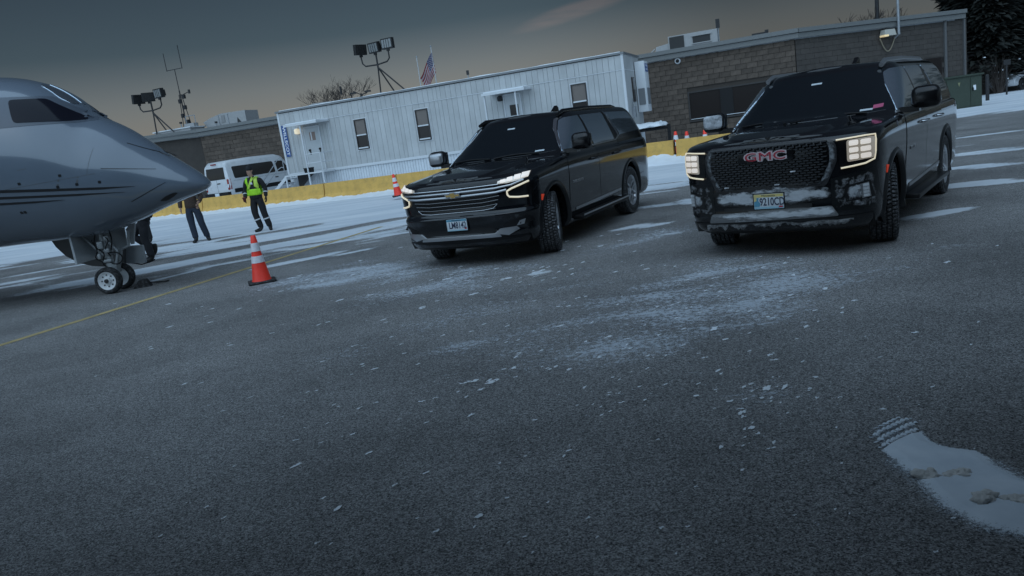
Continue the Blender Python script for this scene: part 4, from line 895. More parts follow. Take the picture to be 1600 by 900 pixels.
for s in (-1, 1):
    sill = J('window_surround', [(-3.2, 2.74), (-3.2, 3.18), (-.8, 3.22), (-.06, 3.17), (.47, 2.745), (.30, 2.725), (-.9, 2.755)], mat('grey window frame', (.10, .12, .15), .3), .006, .012, .04, .05, s)
    J('cockpit_window', [(-.38, 2.80), (-.50, 3.15), (-.10, 3.13), (.38, 2.765), (.22, 2.755)], JGL, .016, .012, .05, .05, s, parent=sill)
    J('cockpit_window', [(-2.3, 2.80), (-2.3, 3.12), (-.66, 3.17), (-.54, 2.81)], JGL, .016, .012, .05, .05, s, parent=sill)
    # panel seams, stripes, probes
    for (x0, z0, x1, z1, wd, m) in ((.63, 1.99, 1.31, 1.875, .012, JETD), (.92, 2.33, 1.42, 2.05, .010, JETD), (.86, 1.435, 1.42, 1.655, .012, JETD)):
        J('radome_strip', [(x0, z0-wd), (x1, z1-wd*.6), (x1, z1), (x0, z0)], m, .003, .006, s=s)
    for xa, za, xb, zb_, xc, zc_, wd in ((-.84, 1.87, .56, 1.70, 1.0, 1.655, .026), (-.87, 1.77, .26, 1.65, .85, 1.59, .022), (-.89, 1.68, -.33, 1.63, .06, 1.60, .020)): J('stripe', [(-3, za+.10-wd), (xa, za-wd), (xb, zb_-wd*.8), (xc, zc_), (xb, zb_+wd*.5), (xa, za+wd*.6), (-3, za+.10+wd*.6)], JETD, .006, .012, s=s, res=.08)
    for x, z, l in ((.30, 1.80, .09), (.05, 1.80, .09)):
        J('panel_seam', [(x-.02, z+.02), (x+.01, z+.02), (x+.04, z+.11), (x+.02, z+.11)], JETG, .002, .004, s=s); J('rivet_port', [(x-.03, z-.02), (x+.01, z-.02), (x+.01, z+.02), (x-.03, z+.02)], JETD, .003, .005, .01, s=s)
    for pl in ([(-.65, 1.86), (.55, 1.92), (.55, 1.926), (-.65, 1.866)], [(.44, 1.92), (.55, 2.3), (.556, 2.3), (.446, 1.92)], [(-.40, 2.11), (-.28, 2.12), (-.28, 2.128), (-.40, 2.118)]): J('panel_seam', pl, JETG, .0015, .003, s=s)
    for x, z in ((.58, 1.79), (.11, 1.96), (-.43, 1.92), (-.6, 1.50), (-.55, 1.50)): J('rivet_port', [(x-.02, z-.02), (x+.02, z-.02), (x+.02, z+.02), (x-.02, z+.02)], JETD, .003, .005, .01, s=s)
    h = bvhJ.ray_cast(Vector((-1.1, 4*s, 2.14)), Vector((0, -s, 0)))[0]; b = MB(); X = Matrix.Translation(h) @ Matrix.Rotation(-s*pi/2, 4, 'X')
    b.lathe([(.075, 0), (.075, .02), (.04, .05)], 16, X); b.tube([h+Vector((0, s*.05, 0)), h+Vector((.05, s*.075, .0)), h+Vector((.24, s*.07, .02))], [.03, .02, .008], 6); b.build('pitot_probe', JETD, jet, smooth=40)
    h = bvhJ.ray_cast(Vector((-1.15, 4*s, 1.66)), Vector((0, -s, 0)))[0]; b = MB(); b.box(h+Vector((0, s*.02, 0)), (.10, .05, .05)); b.tube([h+Vector((0, s*.04, 0)), h+Vector((.13, s*.05, 0))], [.02, .012], 6); b.build('pitot_probe', JETD, jet)
# windscreen panes on the sloping front
for s in (-1, 1):
    link('windscreen_pane', patch_mesh(bvhJ, (0, 0, 5), (1, 0, 0), (0, 1, 0), (0, 0, -1), [(-.34, s*.04), (-.32, s*.20), (0., s*.30), (.12, s*.22), (.15, s*.04)][::1 if s < 0 else -1], .010, .012, .04, .06), GLASSF, jet, smooth=30)
# landing lamp opening under the chin
J('lamp_opening', [(1.20, 1.375), (1.32, 1.435), (1.46, 1.475), (1.52, 1.465), (1.42, 1.415), (1.30, 1.365)], JETD, .004, .006, .03, .05)
# nose gear
GEAR = mat('gear grey paint', (.30, .32, .33), .45, metal=.3, var=.2, vscale=9); WHL = mat('white wheel hub', (.70, .72, .73), .4, dirt=((.2, .2, .2), .3, 12))
b = MB(); b.tube([(-.06, 0, 1.3), (-.02, 0, .62)], .075, 12); b.tube([(-.02, 0, .64), (0, 0, .24)], .052, 12); b.build('gear_strut', GEAR, jet, smooth=50)
b = MB(); b.tube([(0, -.27, .22), (0, .27, .22)], .035, 10); b.build('gear_axle', GEAR, jet)
for s in (-1, 1):
    X = Matrix.Translation((0, s*.20, .222)) @ Matrix.Rotation(-s*pi/2, 4, 'X')
    b = MB(); b.lathe([(.14, -.05), (.15, -.062), (.15, .062), (.14, .055), (.115, .03), (.06, .025), (.055, .06), (.03, .065)], 28, X); wh = b.build('wheel', WHL, jet, smooth=40)
    b = MB(); b.lathe([(.145, -.055), (.165, -.072), (.195, -.070), (.214, -.045), (.220, -.02), (.220, .02), (.214, .045), (.195, .070), (.165, .072), (.145, .055)], 36, X, close=True); b.build('tyre', RUBBER, wh, smooth='all')
    b = MB(); b.lathe([(.034, .06), (.034, .085), (.015, .09)], 12, X); b.build('hub_cap', DARKST, wh)
    for k in range(8): a = 2*pi*k/8; b = MB(); b.lathe([(.012, .028), (.012, .036)], 8, X @ Matrix.Translation((.095*cos(a), .095*sin(a), 0))); b.build('wheel_bolt', DARKST, wh)
b = MB(); b.box((.02, 0, .40), (.16, .13, .17)); b.build('steering_block', GEAR, jet)
for k, (a, c) in enumerate((((.10, -.06, .42), (.17, -.04, .66)), ((.17, -.04, .66), (.05, -.06, .86)), ((.08, .07, .40), (.19, .05, .68)), ((-.35, -.05, .98), (-.05, -.03, .58)), ((.34, .10, .98), (.30, .10, .70)), ((.30, .1, .72), (.05, .05, .62)))): b = MB(); b.tube([a, c], .022, 8); b.build('gear_link', GEAR, jet)
for pts in ([(.02, -.08, .95), (.10, -.12, .86), (.03, -.12, .74), (.07, -.1, .6)], [(.05, -.09, .66), (.20, -.1, .64), (.25, -.08, .54), (.16, -.08, .46), (.05, -.08, .48)], [(-.10, -.1, .98), (-.14, -.12, .8), (-.03, -.1, .66), (-.09, -.09, .5), (-.01, -.07, .38)], [(-.2, -.08, .9), (-.12, -.12, .72), (-.18, -.1, .6), (-.06, -.08, .5)], [(.12, -.05, .98), (.15, -.1, .85), (.10, -.1, .70)]):
    b = MB(); P = [Vector(p) for p in pts]; q = []
    for i in range(len(P)-1):
        p0, p1, p2, p3 = P[max(i-1, 0)], P[i], P[i+1], P[min(i+2, len(P)-1)]
        for k in range(6): t_ = k/6; q.append(.5*((2*p1)+(p2-p0)*t_+(2*p0-5*p1+4*p2-p3)*t_*t_+(3*p1-p0-3*p2+p3)*t_**3))
    q.append(P[-1]); b.tube(q, .010, 6); b.build('brake_hose', BLACKP, jet, smooth='all')
for c, d in (((-.06, -.09, .80), (.10, .06, .12)), ((.04, -.1, .70), (.08, .05, .07)), ((-.02, -.07, .53), (.16, .05, .05)), ((-.12, -.09, .62), (.06, .05, .09)), ((.06, -.08, .90), (.09, .05, .08))): rbox('gear_fitting', c, d, .012, GEAR, jet)
DOOR = mat('gear bay door paint', (.42, .45, .47), .4, var=.1)
b = MB(); b.prism([(-.40, .60), (-.40, 1.02), (.18, 1.02), (.16, .68)], 'y', .30, .325); b.build('gear_door', DOOR, jet)
b = MB(); b.prism([(-.42, .56), (-.42, 1.0), (-.385, 1.0), (-.385, .56)], 'y', -.30, .30); b.build('gear_door_frame', DOOR, jet)
b = MB(); b.prism([(.22, .98), (.36, 1.10), (.40, 1.06), (.30, .72), (.25, .72)], 'y', .26, .29); b.build('gear_door', DOOR, jet)
# airstair let down on the far side
def py(u, v, y):
    d = _R*((u-800)/FPX)-_U*((v-450)/FPX)+_F; return Vector((0, 0, EYE))+d*(y/d.y)
Ji = (Matrix.Translation((-6.5, 12.5, 0)) @ Matrix.Rotation(radians(-3), 4, 'Z')).inverted()
def jl(u, v, y): p = Ji @ py(u, v, y); return (p.x, p.z)
DK = mat('dark airstair underside', (.085, .085, .085), .5, var=.1)
pl = [jl(u, v, 13.9) for u, v in ((78, 372), (88, 386), (104, 400), (124, 410), (146, 415), (170, 416), (196, 414), (196, 372))]
b = MB(); b.prism(pl, 'y', 1.30, 1.40); b.build('airstair', DK, jet)
pl = [jl(u, v, 14.1) for u, v in ((192, 384), (226, 382), (231, 409), (205, 411), (190, 409))]
b = MB(); b.prism(pl, 'y', 1.5, 1.56); b.build('airstair_step', DOOR, jet)
b = MB(); q = [jl(u, v, 14.2) for u, v in ((205, 409), (225, 412), (238, 408), (246, 404))]; b.tube([(x, 1.6, z) for x, z in q], .012, 6); q = [jl(u, v, 14.2) for u, v in ((214, 400), (230, 396), (243, 398), (230, 403), (214, 404))]; b.tube([(x, 1.6, z) for x, z in q], .010, 6); b.build('airstair_cable', BLACKP, jet)
# wing, fin and tailplane (left of the frame)
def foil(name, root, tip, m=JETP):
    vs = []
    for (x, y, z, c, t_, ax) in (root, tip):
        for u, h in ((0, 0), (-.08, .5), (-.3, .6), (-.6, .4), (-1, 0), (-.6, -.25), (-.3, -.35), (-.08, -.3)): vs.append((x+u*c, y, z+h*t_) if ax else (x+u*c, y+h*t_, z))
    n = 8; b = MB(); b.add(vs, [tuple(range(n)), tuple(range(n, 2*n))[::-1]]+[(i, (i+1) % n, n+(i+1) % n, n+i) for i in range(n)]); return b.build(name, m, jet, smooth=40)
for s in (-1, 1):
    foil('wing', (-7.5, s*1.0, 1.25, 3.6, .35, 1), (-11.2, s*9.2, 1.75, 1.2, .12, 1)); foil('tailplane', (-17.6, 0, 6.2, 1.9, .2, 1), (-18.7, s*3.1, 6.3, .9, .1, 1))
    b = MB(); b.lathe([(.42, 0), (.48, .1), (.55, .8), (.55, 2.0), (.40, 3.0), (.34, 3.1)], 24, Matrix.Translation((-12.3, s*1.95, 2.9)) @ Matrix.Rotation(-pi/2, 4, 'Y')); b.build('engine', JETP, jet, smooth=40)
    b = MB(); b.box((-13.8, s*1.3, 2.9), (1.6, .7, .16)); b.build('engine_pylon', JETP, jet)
    b = MB(); b.tube([(-9.9, s*1.6, 1.4), (-9.9, s*1.6, .4)], .09, 10); b.lathe([(.2, -.22), (.36, -.2), (.36, .2), (.2, .22)], 24, Matrix.Translation((-9.9, s*1.6, .36)) @ Matrix.Rotation(pi/2, 4, 'X')); b.build('main_gear', RUBBER, jet)
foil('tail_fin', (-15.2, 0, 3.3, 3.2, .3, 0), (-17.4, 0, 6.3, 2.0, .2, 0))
# wheel chock
ck = thing('wheel_chock', 'black rubber wheel chock with rope lying against the jet nose wheels', 'wheel chock', tuple(gp(225, 448)), radians(15))
b = MB(); b.prism([(-.15, 0), (.13, 0), (.06, .12), (-.05, .12)], 'y', -.10, .10); b.build('chock_block', RUBBER, ck)
b = MB(); b.tube([(.1, .02, .06), (.22, .03, .03), (.36, .08, .02), (.38, .13, .02), (.3, .12, .02), (.1, .06, .05)], .010, 6); b.build('chock_rope', BLACKP, ck)

# ================================================================== PEOPLE
SKIN = mat('skin', (.42, .25, .18), .5); CLOTHK = mat('black work cloth', (.012, .012, .014), .85, bump=.4, bscale=30); JEAN = mat('dark blue denim', (.022, .030, .048), .85, var=.2, vscale=12, bump=.3, bscale=60); SLACK = mat('charcoal trousers', (.018, .019, .024), .8, var=.15, bump=.3, bscale=30)
BROWN = mat('brown jacket cloth', (.055, .035, .025), .85, var=.3, vscale=30, bump=.5, bscale=25); HIVIS = mat('lime safety cloth', (.38, .78, .02), .6, var=.1, vscale=12, emit=None); HIVY = mat('yellow green safety strap', (.55, .75, .10), .6); BOOT = mat('boot leather', (.012, .011, .010), .6); TAPE = mat('reflective tape', (.62, .64, .66), .4); MITT = mat('dark glove', (.02, .012, .012), .8); REDT = mat('red cuff', (.16, .02, .02), .8); HAIR = mat('dark hair', (.02, .015, .012), .7)
def skinned(V, E, R, sub=2):
    me = bpy.data.meshes.new('s'); me.from_pydata(V, E, []); o = bpy.data.objects.new('s', me); COL.objects.link(o)
    md = o.modifiers.new('k', 'SKIN'); md.use_smooth_shade = True; md.branch_smoothing = .6
    sv = me.skin_vertices[0].data
    for i, r in enumerate(R): sv[i].radius = r if isinstance(r, tuple) else (r, r)
    sv[0].use_root = True
    s = o.modifiers.new('s', 'SUBSURF'); s.levels = sub; s.render_levels = sub
    m = evaluated(o); bpy.data.objects.remove(o); bpy.data.meshes.remove(me); return m
class Sk:
    def __init__(s): s.V = []; s.E = []; s.R = []
    def p(s, co, r, par=None):
        s.V.append(tuple(co)); s.R.append(r)
        if par is not None: s.E.append((par, len(s.V)-1))
        return len(s.V)-1
    def ch(s, par, pts):
        for co, r in pts: par = s.p(co, r, par)
        return par
    def mesh(s, sub=2): return skinned(s.V, s.E, s.R, sub)
def lerp(a, b, t): return tuple(Vector(a)*(1-t)+Vector(b)*t)
def person(label, loc, rz, J, cols, vest=False, hat='beanie', height=1.8):
    o = thing('person', label, 'person', loc, rz); o.scale = (height/1.80,)*3
    b = Sk(); pel = b.p(J['pel'], (.15, .12)); sp = b.p(lerp(J['pel'], J['chest'], .5), (.135, .105), pel); ch = b.p(J['chest'], (.165, .12), sp); nb = b.p(lerp(J['chest'], J['neck'], .8), (.10, .085), ch); nk = b.p(J['neck'], .058, nb)
    hd = Vector(J['head']); fw = Vector(J.get('face', (0, -1, 0)))
    b.ch(nk, [(hd+Vector((0, 0, -.09))+fw*.015, (.064, .074)), (hd+Vector((0, 0, -.035))+fw*.01, (.074, .092)), (hd+Vector((0, 0, .04)), (.077, .096)), (hd+Vector((0, 0, .10))-fw*.005, (.055, .07))])
    for s, k in ((1, 'L'), (-1, 'R')):
        hp, kn, an, toe = J['hip'+k], J['knee'+k], J['ank'+k], J['toe'+k]
        b.ch(pel, [(hp, .098), (lerp(hp, kn, .5), .08), (kn, .058), (lerp(kn, an, .35), .058), (an, .040), (toe, (.042, .03))])
        sh, el, wr = J['sh'+k], J['el'+k], J['wr'+k]
        w_ = b.ch(ch, [(sh, .064), (lerp(sh, el, .5), .05), (el, .040), (lerp(el, wr, .4), .040), (wr, .028)])
        dirn = (Vector(wr)-Vector(el)).normalized(); sd_ = Vector((0, 1, 0)); sd_ = (sd_-dirn*sd_.dot(dirn)).normalized(); palm = Vector(wr)+dirn*.055; pi_ = b.p(palm, (.040, .018), w_)
        inn = dirn.cross(sd_)*(-s)
        for q, (of, ln) in enumerate(((-.032, .070), (-.011, .080), (.011, .075), (.032, .058))):
            r0 = palm+sd_*of+dirn*.035; b.ch(pi_, [(r0, .0095), (r0+dirn*ln*.5+inn*.010, .0085), (r0+dirn*ln*.85+inn*.035, .007)])
        b.ch(w_, [(Vector(wr)+dirn*.025-sd_*.035, .012), (Vector(wr)+dirn*.065-sd_*.055+inn*.01, .0105), (Vector(wr)+dirn*.095-sd_*.05+inn*.025, .009)])
    body = link('body', b.mesh(), [SKIN, cols.get('glove', SKIN), cols['trousers']], o, smooth='all')
    for p in body.data.polygons:
        if p.center.z < J['neck'][2]-.03: p.material_index = 2
        for k in 'LR':
            if (p.center-Vector(J['wr'+k])).length < .21 and (p.center-Vector(J['el'+k])).length > (Vector(J['wr'+k])-Vector(J['el'+k])).length*.9: p.material_index = 1
    # face
    f = hd+fw*.092; rt = fw.cross(Vector((0, 0, 1))); q = MB(); q.add([f+Vector((0, 0, .03)), f+Vector((0, 0, -.02))+fw*.026, f-rt*.017+Vector((0, 0, -.028)), f+rt*.017+Vector((0, 0, -.028))], [(0, 1, 2), (0, 3, 1), (1, 3, 2)]); q.build('nose', SKIN, o, smooth='all')
    for s in (-1, 1):
        q = MB(); q.lathe([(.001, -.009), (.011, 0), (.001, .009)], 8, Matrix.Translation(f-fw*.008+rt*s*.032+Vector((0, 0, .025)))); q.build('eye', HAIR, o)
        q = MB(); q.lathe([(.001, -.03), (.018, -.01), (.020, .01), (.001, .03)], 8, Matrix.Translation(hd+rt*s*.080-fw*.005)); q.build('ear', SKIN, o, smooth='all')
    q = MB(); q.box(f-fw*.014+Vector((0, 0, -.058)), (.045, .02, .010)); q.build('mouth', mat('lips', (.30, .12, .10), .5), o)
    hm = MB(); hm.lathe([(.100, -.005), (.104, .02), (.102, .05), (.090, .09), (.06, .125), (.02, .14)], 20, Matrix.Translation(hd+Vector((0, 0, .02))-fw*.01) @ Matrix.Diagonal((.88, 1.06, 1, 1))); hm.build('beanie' if hat == 'beanie' else 'hair', CLOTHK if hat == 'beanie' else HAIR, o, smooth='all')
    # trousers
    t = Sk(); tp = t.p(Vector(J['pel'])+Vector((0, 0, .06)), (.165, .125)); t2 = t.p(Vector(J['pel'])-Vector((0, 0, .03)), (.16, .13), tp)
    for k in 'LR':
        hp, kn, an = J['hip'+k], J['knee'+k], J['ank'+k]
        t.ch(t2, [(Vector(hp)-Vector((0, 0, .06)), .122), (lerp(hp, kn, .5), .108), (kn, .090), (lerp(kn, an, .4), .088), (lerp(kn, an, .8), .082), (lerp(kn, an, .96), .084)])
    link('trousers', t.mesh(), cols['trousers'], o, smooth='all')
    # jacket
    t = Sk(); tq = t.p(Vector(J['pel'])+Vector((0, 0, -.12)), (.195, .155)); tp = t.p(Vector(J['pel'])+Vector((0, 0, .02)), (.19, .15), tq); t1 = t.p(lerp(J['pel'], J['chest'], .45), (.175, .14), tp); t2 = t.p(J['chest'], (.185, .142), t1); t3 = t.p(lerp(J['chest'], J['neck'], .75), (.115, .10), t2); t.p(Vector(J['neck'])+Vector((0, 0, .02)), .085, t3)
    for k in 'LR':
        sh, el, wr = J['sh'+k], J['el'+k], J['wr'+k]; t.ch(t2, [(sh, .085), (lerp(sh, el, .5), .074), (el, .064), (lerp(el, wr, .5), .058), (lerp(el, wr, .97), .054)])
    jm = t.mesh(); jk = link('jacket', jm, cols['jacket'], o, smooth='all')
    for k in 'LR':
        t = Sk(); a, toe = Vector(J['ank'+k]), Vector(J['toe'+k]); r0 = t.p(a+Vector((0, 0, .14)), .064); t.ch(r0, [(a+Vector((0, 0, .0)), .060), (a.lerp(toe, .35)+Vector((0, 0, -.03)), (.05, .05)), (toe, (.05, .042)), (toe+(toe-a).normalized()*.05, (.04, .03))]); link('boot', t.mesh(), cols['boot'], o, smooth='all')
    if vest:
        bb = bmesh.new(); bb.from_mesh(jm); bmesh.ops.triangulate(bb, faces=bb.faces); bv = BVHTree.FromBMesh(bb); bb.free()
        for s in (1, -1):
            def pt(nm, pl, m, off, par=None): return link(nm, patch_mesh(bv, (0, -2*s, 0), (1, 0, 0), (0, 0, 1), (0, s, 0), pl, off, .02, .03), m, par or o, smooth='all')
            pt('vest_band', [(-.20, 1.00), (.20, 1.00), (.185, 1.17), (-.185, 1.17)], HIVIS, .010)
            if s > 0:
                pt('vest_strap', [(-.19, 1.17), (-.19, 1.46), (-.13, 1.50), (-.10, 1.24), (-.12, 1.17)], HIVIS, .010); pt('vest_strap', [(.06, 1.24), (.07, 1.48), (.15, 1.50), (.17, 1.20), (.13, 1.17)], HIVY, .010); pt('vest_strap', [(-.16, 1.17), (-.10, 1.17), (.07, 1.46), (.02, 1.50)], HIVY, .012)
                pt('vest_patch', [(-.035, 1.29), (.03, 1.29), (.02, 1.35), (-.03, 1.35)], TAPE, .014)
            else: pt('vest_back', [(-.18, 1.17), (.18, 1.17), (.16, 1.48), (-.16, 1.48)], HIVIS, .010)
        for k in 'LR':
            kn, an = Vector(J['knee'+k]), Vector(J['ank'+k]); d = (an-kn).normalized(); c = kn.lerp(an, .38); q = MB(); q.lathe([(.092, -.016), (.096, -.016), (.096, .016), (.092, .016)], 16, Matrix.Translation(c) @ d.to_track_quat('Z', 'Y').to_matrix().to_4x4()); q.build('reflective_band', TAPE, o)
            el, wr = Vector(J['el'+k]), Vector(J['wr'+k]); d = (wr-el).normalized(); c = el.lerp(wr, .45); q = MB(); q.lathe([(.064, -.012), (.066, -.012), (.066, .012), (.064, .012)], 16, Matrix.Translation(c) @ d.to_track_quat('Z', 'Y').to_matrix().to_4x4()); q.build('reflective_band', TAPE, o)
    return o
STAND = dict(pel=(0, 0, .97), chest=(0, 0, 1.32), neck=(0, -.01, 1.50), head=(0, -.02, 1.665), hipL=(.10, 0, .92), hipR=(-.10, 0, .92), kneeL=(.13, -.02, .50), kneeR=(-.11, -.03, .50), ankL=(.15, .02, .09), ankR=(-.12, .01, .09), toeL=(.19, -.12, .04), toeR=(-.17, -.12, .04), shL=(.20, 0, 1.42), shR=(-.20, 0, 1.42), elL=(.27, .03, 1.15), elR=(-.27, .04, 1.15), wrL=(.27, -.04, .90), wrR=(-.27, -.06, .92))
ag = dict(STAND); ag.update(head=(-.03, -.03, 1.66), face=(-.25, -.968, 0), kneeL=(.15, -.03, .50), ankL=(.22, .03, .09), toeL=(.29, -.10, .04), ankR=(-.02, .0, .09), kneeR=(-.10, -.05, .50), toeR=(-.12, -.13, .04), elR=(-.29, .03, 1.14), wrR=(-.25, -.14, .94), elL=(.29, .04, 1.16), wrL=(.30, -.04, .92))
AG = person('worker in black with a lime safety vest and beanie, standing by the yellow barrier', tuple(gp(411, 361)), radians(-8), ag, dict(glove=MITT, trousers=CLOTHK, jacket=CLOTHK, boot=BOOT), True, height=1.80)
b = MB(); b.tube([(-.25, -.18, .86), (-.25, -.20, .98)], [.035, .05], 10); b.build('radio', REDT, AG)
wk = dict(STAND); wk.update(pel=(0, 0, .96), kneeL=(.10, -.05, .50), ankL=(.10, .02, .09), toeL=(.11, -.13, .04), hipR=(-.10, -.03, .92), kneeR=(-.11, -.32, .60), ankR=(-.11, .06, .24), toeR=(-.11, -.02, .12), elL=(.26, -.08, 1.16), elR=(-.26, .15, 1.16), wrL=(.25, -.25, .98), wrR=(-.25, .05, .92))
person('person in charcoal trousers striding left behind the jet nose wheels', tuple(gp(240, 408)), radians(-80), wk, dict(glove=MITT, trousers=SLACK, jacket=CLOTHK, boot=BOOT), height=1.82)
s2 = dict(STAND); s2.update(kneeL=(.12, -.03, .50), ankL=(.12, 0, .09))
person('dark dressed person mostly hidden behind the striding one under the jet', tuple(gp(236, 379)), radians(-60), s2, dict(glove=MITT, trousers=CLOTHK, jacket=CLOTHK, boot=BOOT), height=1.80)
s3 = dict(STAND); s3.update(hipL=(.10, 0, .92), kneeL=(.15, -.04, .50), ankL=(.22, .05, .09), toeL=(.27, -.08, .04), kneeR=(-.09, -.02, .5), ankR=(-.05, -.08, .09), toeR=(-.08, -.22, .04), wrL=(.22, -.18, 1.02))
person('man in jeans and a brown jacket standing just beyond the jet nose', tuple(gp(312, 378)), radians(10), s3, dict(trousers=JEAN, jacket=BROWN, boot=BOOT), hat='hair', height=1.84)
# ================================================================== OFFICE TRAILER
TX, TY_, TA, TLN = -10.8775, 40.755, -.3685, 18.3
SID = mat('pale grey siding', (.44, .45, .45), .6, var=.10, vscale=1.1, island=.05); SKT = mat('white skirting', (.60, .63, .66), .6, var=.05, island=.04)
TRW = mat('white trim', (.60, .62, .64), .5); WFR = mat('dark bronze frame', (.03, .026, .024), .5); WGL = mat('office glass', (.022, .018, .017), .15, spec=.3); PANESKY = mat('pane with painted sky reflection', (.15, .125, .11), .35, var=.06)
SIGNB = mat('sign blue', (.02, .07, .24), .4); SIGNW = mat('sign white', (.75, .77, .8), .4); LAMPO = mat('lit porch lamp', (.9, .8, .6), .4, emit=(1, .80, .50), es=.42)
tr = thing('office_trailer', 'long pale grey office trailer with a blue sign at its corner and white skirting', 'office trailer', (TX, TY_, 0), TA)
# local frame: x along the facade, y into the trailer, z up
ZS, ZB, ZT = 1.22, 3.76, 4.44; DEP = 3.6
b = MB(); b.box((TLN/2, DEP/2+.03, (ZS+ZT)/2-.02), (TLN-.04, DEP-.04, ZT-ZS-.04)); b.build('trailer_core', mat('groove shade', (.24, .25, .26), .8), tr)
rn = random.Random(5)
def board(x0, x1, z0, z1, m, nm, y=-.0, t=.024): 
    b = MB(); b.box(((x0+x1)/2, y+t/2, (z0+z1)/2), (x1-x0-.012, t, z1-z0-.004)); return b.build(nm, m, tr)
xb = [.08]
while xb[-1] < TLN-.4: xb.append(xb[-1]+rn.choice((.20, .27, .27, .30, .36)))
xb.append(TLN-.08)
for x0, x1 in zip(xb, xb[1:]): board(x0, x1, ZS, ZB, SID, 'siding_board'); board(x0, x1, ZB+.02, ZT-.06, SID, 'fascia_board', -.022)
b = MB(); b.box((TLN/2, -.012, ZB+.004), (TLN, .035, .028)); b.build('belt_rail', TRW, tr)
b = MB(); b.box((TLN/2, -.02, ZS-.02), (TLN-.1, .04, .13)); b.build('sill_rail', TRW, tr)
n = 122; wdt = TLN/n
for i in range(n):
    b = MB(); x0 = i*wdt; b.prism([(x0+.004, .05), (x0+.012, .03), (x0+wdt-.012, .03), (x0+wdt-.004, .05)], 'z', .0, ZS-.088); b.build('skirting_board', SKT, tr)
b = MB(); b.box((TLN/2, .09, ZS/2), (TLN, .05, ZS-.1)); b.build('skirting_back', mat('groove shade', (.2, .2, .2)), tr)
for x in (.03, TLN-.03): b = MB(); b.box((x, -.012, (ZS+ZT)/2), (.11, .06, ZT-ZS)); b.build('corner_trim', TRW, tr)
b = MB(); b.box((TLN/2, DEP/2-.02, ZT+.02), (TLN+.16, DEP+.16, .09)); b.build('roof_edge', mat('roof metal', (.20, .21, .22), .5, metal=.4), tr)
b = MB()
for i in range(60):
    x = TLN*i/59
b = MB(); nn = 90
for i in range(nn+1):
    x = .1+(TLN-.2)*i/nn; h = .035+.03*noise.noise((x*.9, 3, 1)); 
    for y, z in ((.0, 0), (.05, h), (1.2, h*1.3), (3.4, h), (3.5, 0)): b.v.append((x, y, ZT+.066+max(0, z)))
for i in range(nn):
    for k in range(4): b.f.append((i*5+k, (i+1)*5+k, (i+1)*5+k+1, i*5+k+1))
b.mi = [0]*len(b.f); b.build('roof_snow', SNOW, tr, smooth='all')
def window(x0, x1, z0, z1):
    f = MB(); t = .05; y = -.045
    for c, d in ((((x0+x1)/2, y, z0+t/2), (x1-x0, .07, t)), (((x0+x1)/2, y, z1-t/2), (x1-x0, .07, t)), ((x0+t/2, y, (z0+z1)/2), (t, .07, z1-z0-2*t)), ((x1-t/2, y, (z0+z1)/2), (t, .07, z1-z0-2*t))): f.box(c, d)
    w_ = f.build('window', WFR, tr); zm = z0+(z1-z0)*.48
    link('window_pane', MB().box(((x0+x1)/2, -.025, (z1-t+zm)/2), (x1-x0-2*t, .02, z1-t-zm)).mesh(), PANESKY, w_); link('window_pane', MB().box(((x0+x1)/2, -.030, (z0+t+zm)/2), (x1-x0-2*t, .02, zm-z0-t)).mesh(), WGL, w_)  # warm sky reflection put into the upper pane's colour
    link('meeting_rail', MB().box(((x0+x1)/2, -.05, zm), (x1-x0-2*t, .05, .06)).mesh(), TRW, w_); link('window_sill', MB().box(((x0+x1)/2, -.06, z0+t+.03), (x1-x0-2*t, .06, .06)).mesh(), TRW, w_)
    link('window_casing', MB().box(((x0+x1)/2, -.018, (z0+z1)/2), (x1-x0+.10, .02, z1-z0+.10)).mesh(), TRW, w_)
for x0, x1 in ((4.47, 5.13), (7.94, 8.62), (15.84, 16.55)): window(x0, x1, 1.97, 3.47)
def door(x0, x1, z1, m=SID, glass=False):
    d = link('door', MB().box(((x0+x1)/2, -.03, (ZS+z1)/2+.03), (x1-x0, .05, z1-ZS-.06)).mesh(), mat('door paint', (.47, .49, .50), .5, var=.04), tr)
    for x in (x0-.035, x1+.035): link('door_frame', MB().box((x, -.035, (ZS+z1)/2+.03), (.05, .07, z1-ZS)).mesh(), TRW, d)
    link('door_frame', MB().box(((x0+x1)/2, -.035, z1+.03), (x1-x0+.1, .07, .05)).mesh(), TRW, d)
    return d
d1 = door(1.42, 2.34, 3.45); b = MB(); b.lathe([(.06, 0), (.055, .05), (.03, .06)], 12, Matrix.Translation((2.24, -.055, 2.32)) @ Matrix.Rotation(pi/2, 4, 'X')); b.box((2.24, -.07, 2.22), (.05, .03, .2)); b.build('door_handle', BLACKP, d1)
b = MB(); b.lathe([(.07, 0), (.06, .05), (.03, .06)], 12, Matrix.Translation((1.62, -.055, 2.31)) @ Matrix.Rotation(pi/2, 4, 'X')); b.box((1.65, -.07, 2.2), (.05, .03, .22)); b.build('door_handle', BLACKP, d1)
b = MB(); b.box((1.92, -.062, 3.0), (.34, .012, .42)); b.build('door_notice', mat('brown notice', (.26, .19, .16), .6), d1)
b = MB(); b.box((1.86, -.07, 3.0), (.06, .012, .40)); b.build('door_notice', SIGNW, d1)
b = MB()
for x in (.62, 2.95): b.box((x, -.016, 2.42), (.02, .03, 2.5))
b.box((1.78, -.016, 3.67), (2.33, .03, .02)); 
for k, x in enumerate((.62, 2.95)): link('wall_joint', MB().box((x, -.014, 2.40), (.025, .03, 2.4)).mesh(), TRW, tr)
d2 = door(12.62, 13.36, 3.45); b = MB(); b.box((13.05, -.062, 2.76), (.42, .02, .48)); b.build('door_window', WGL, d2)
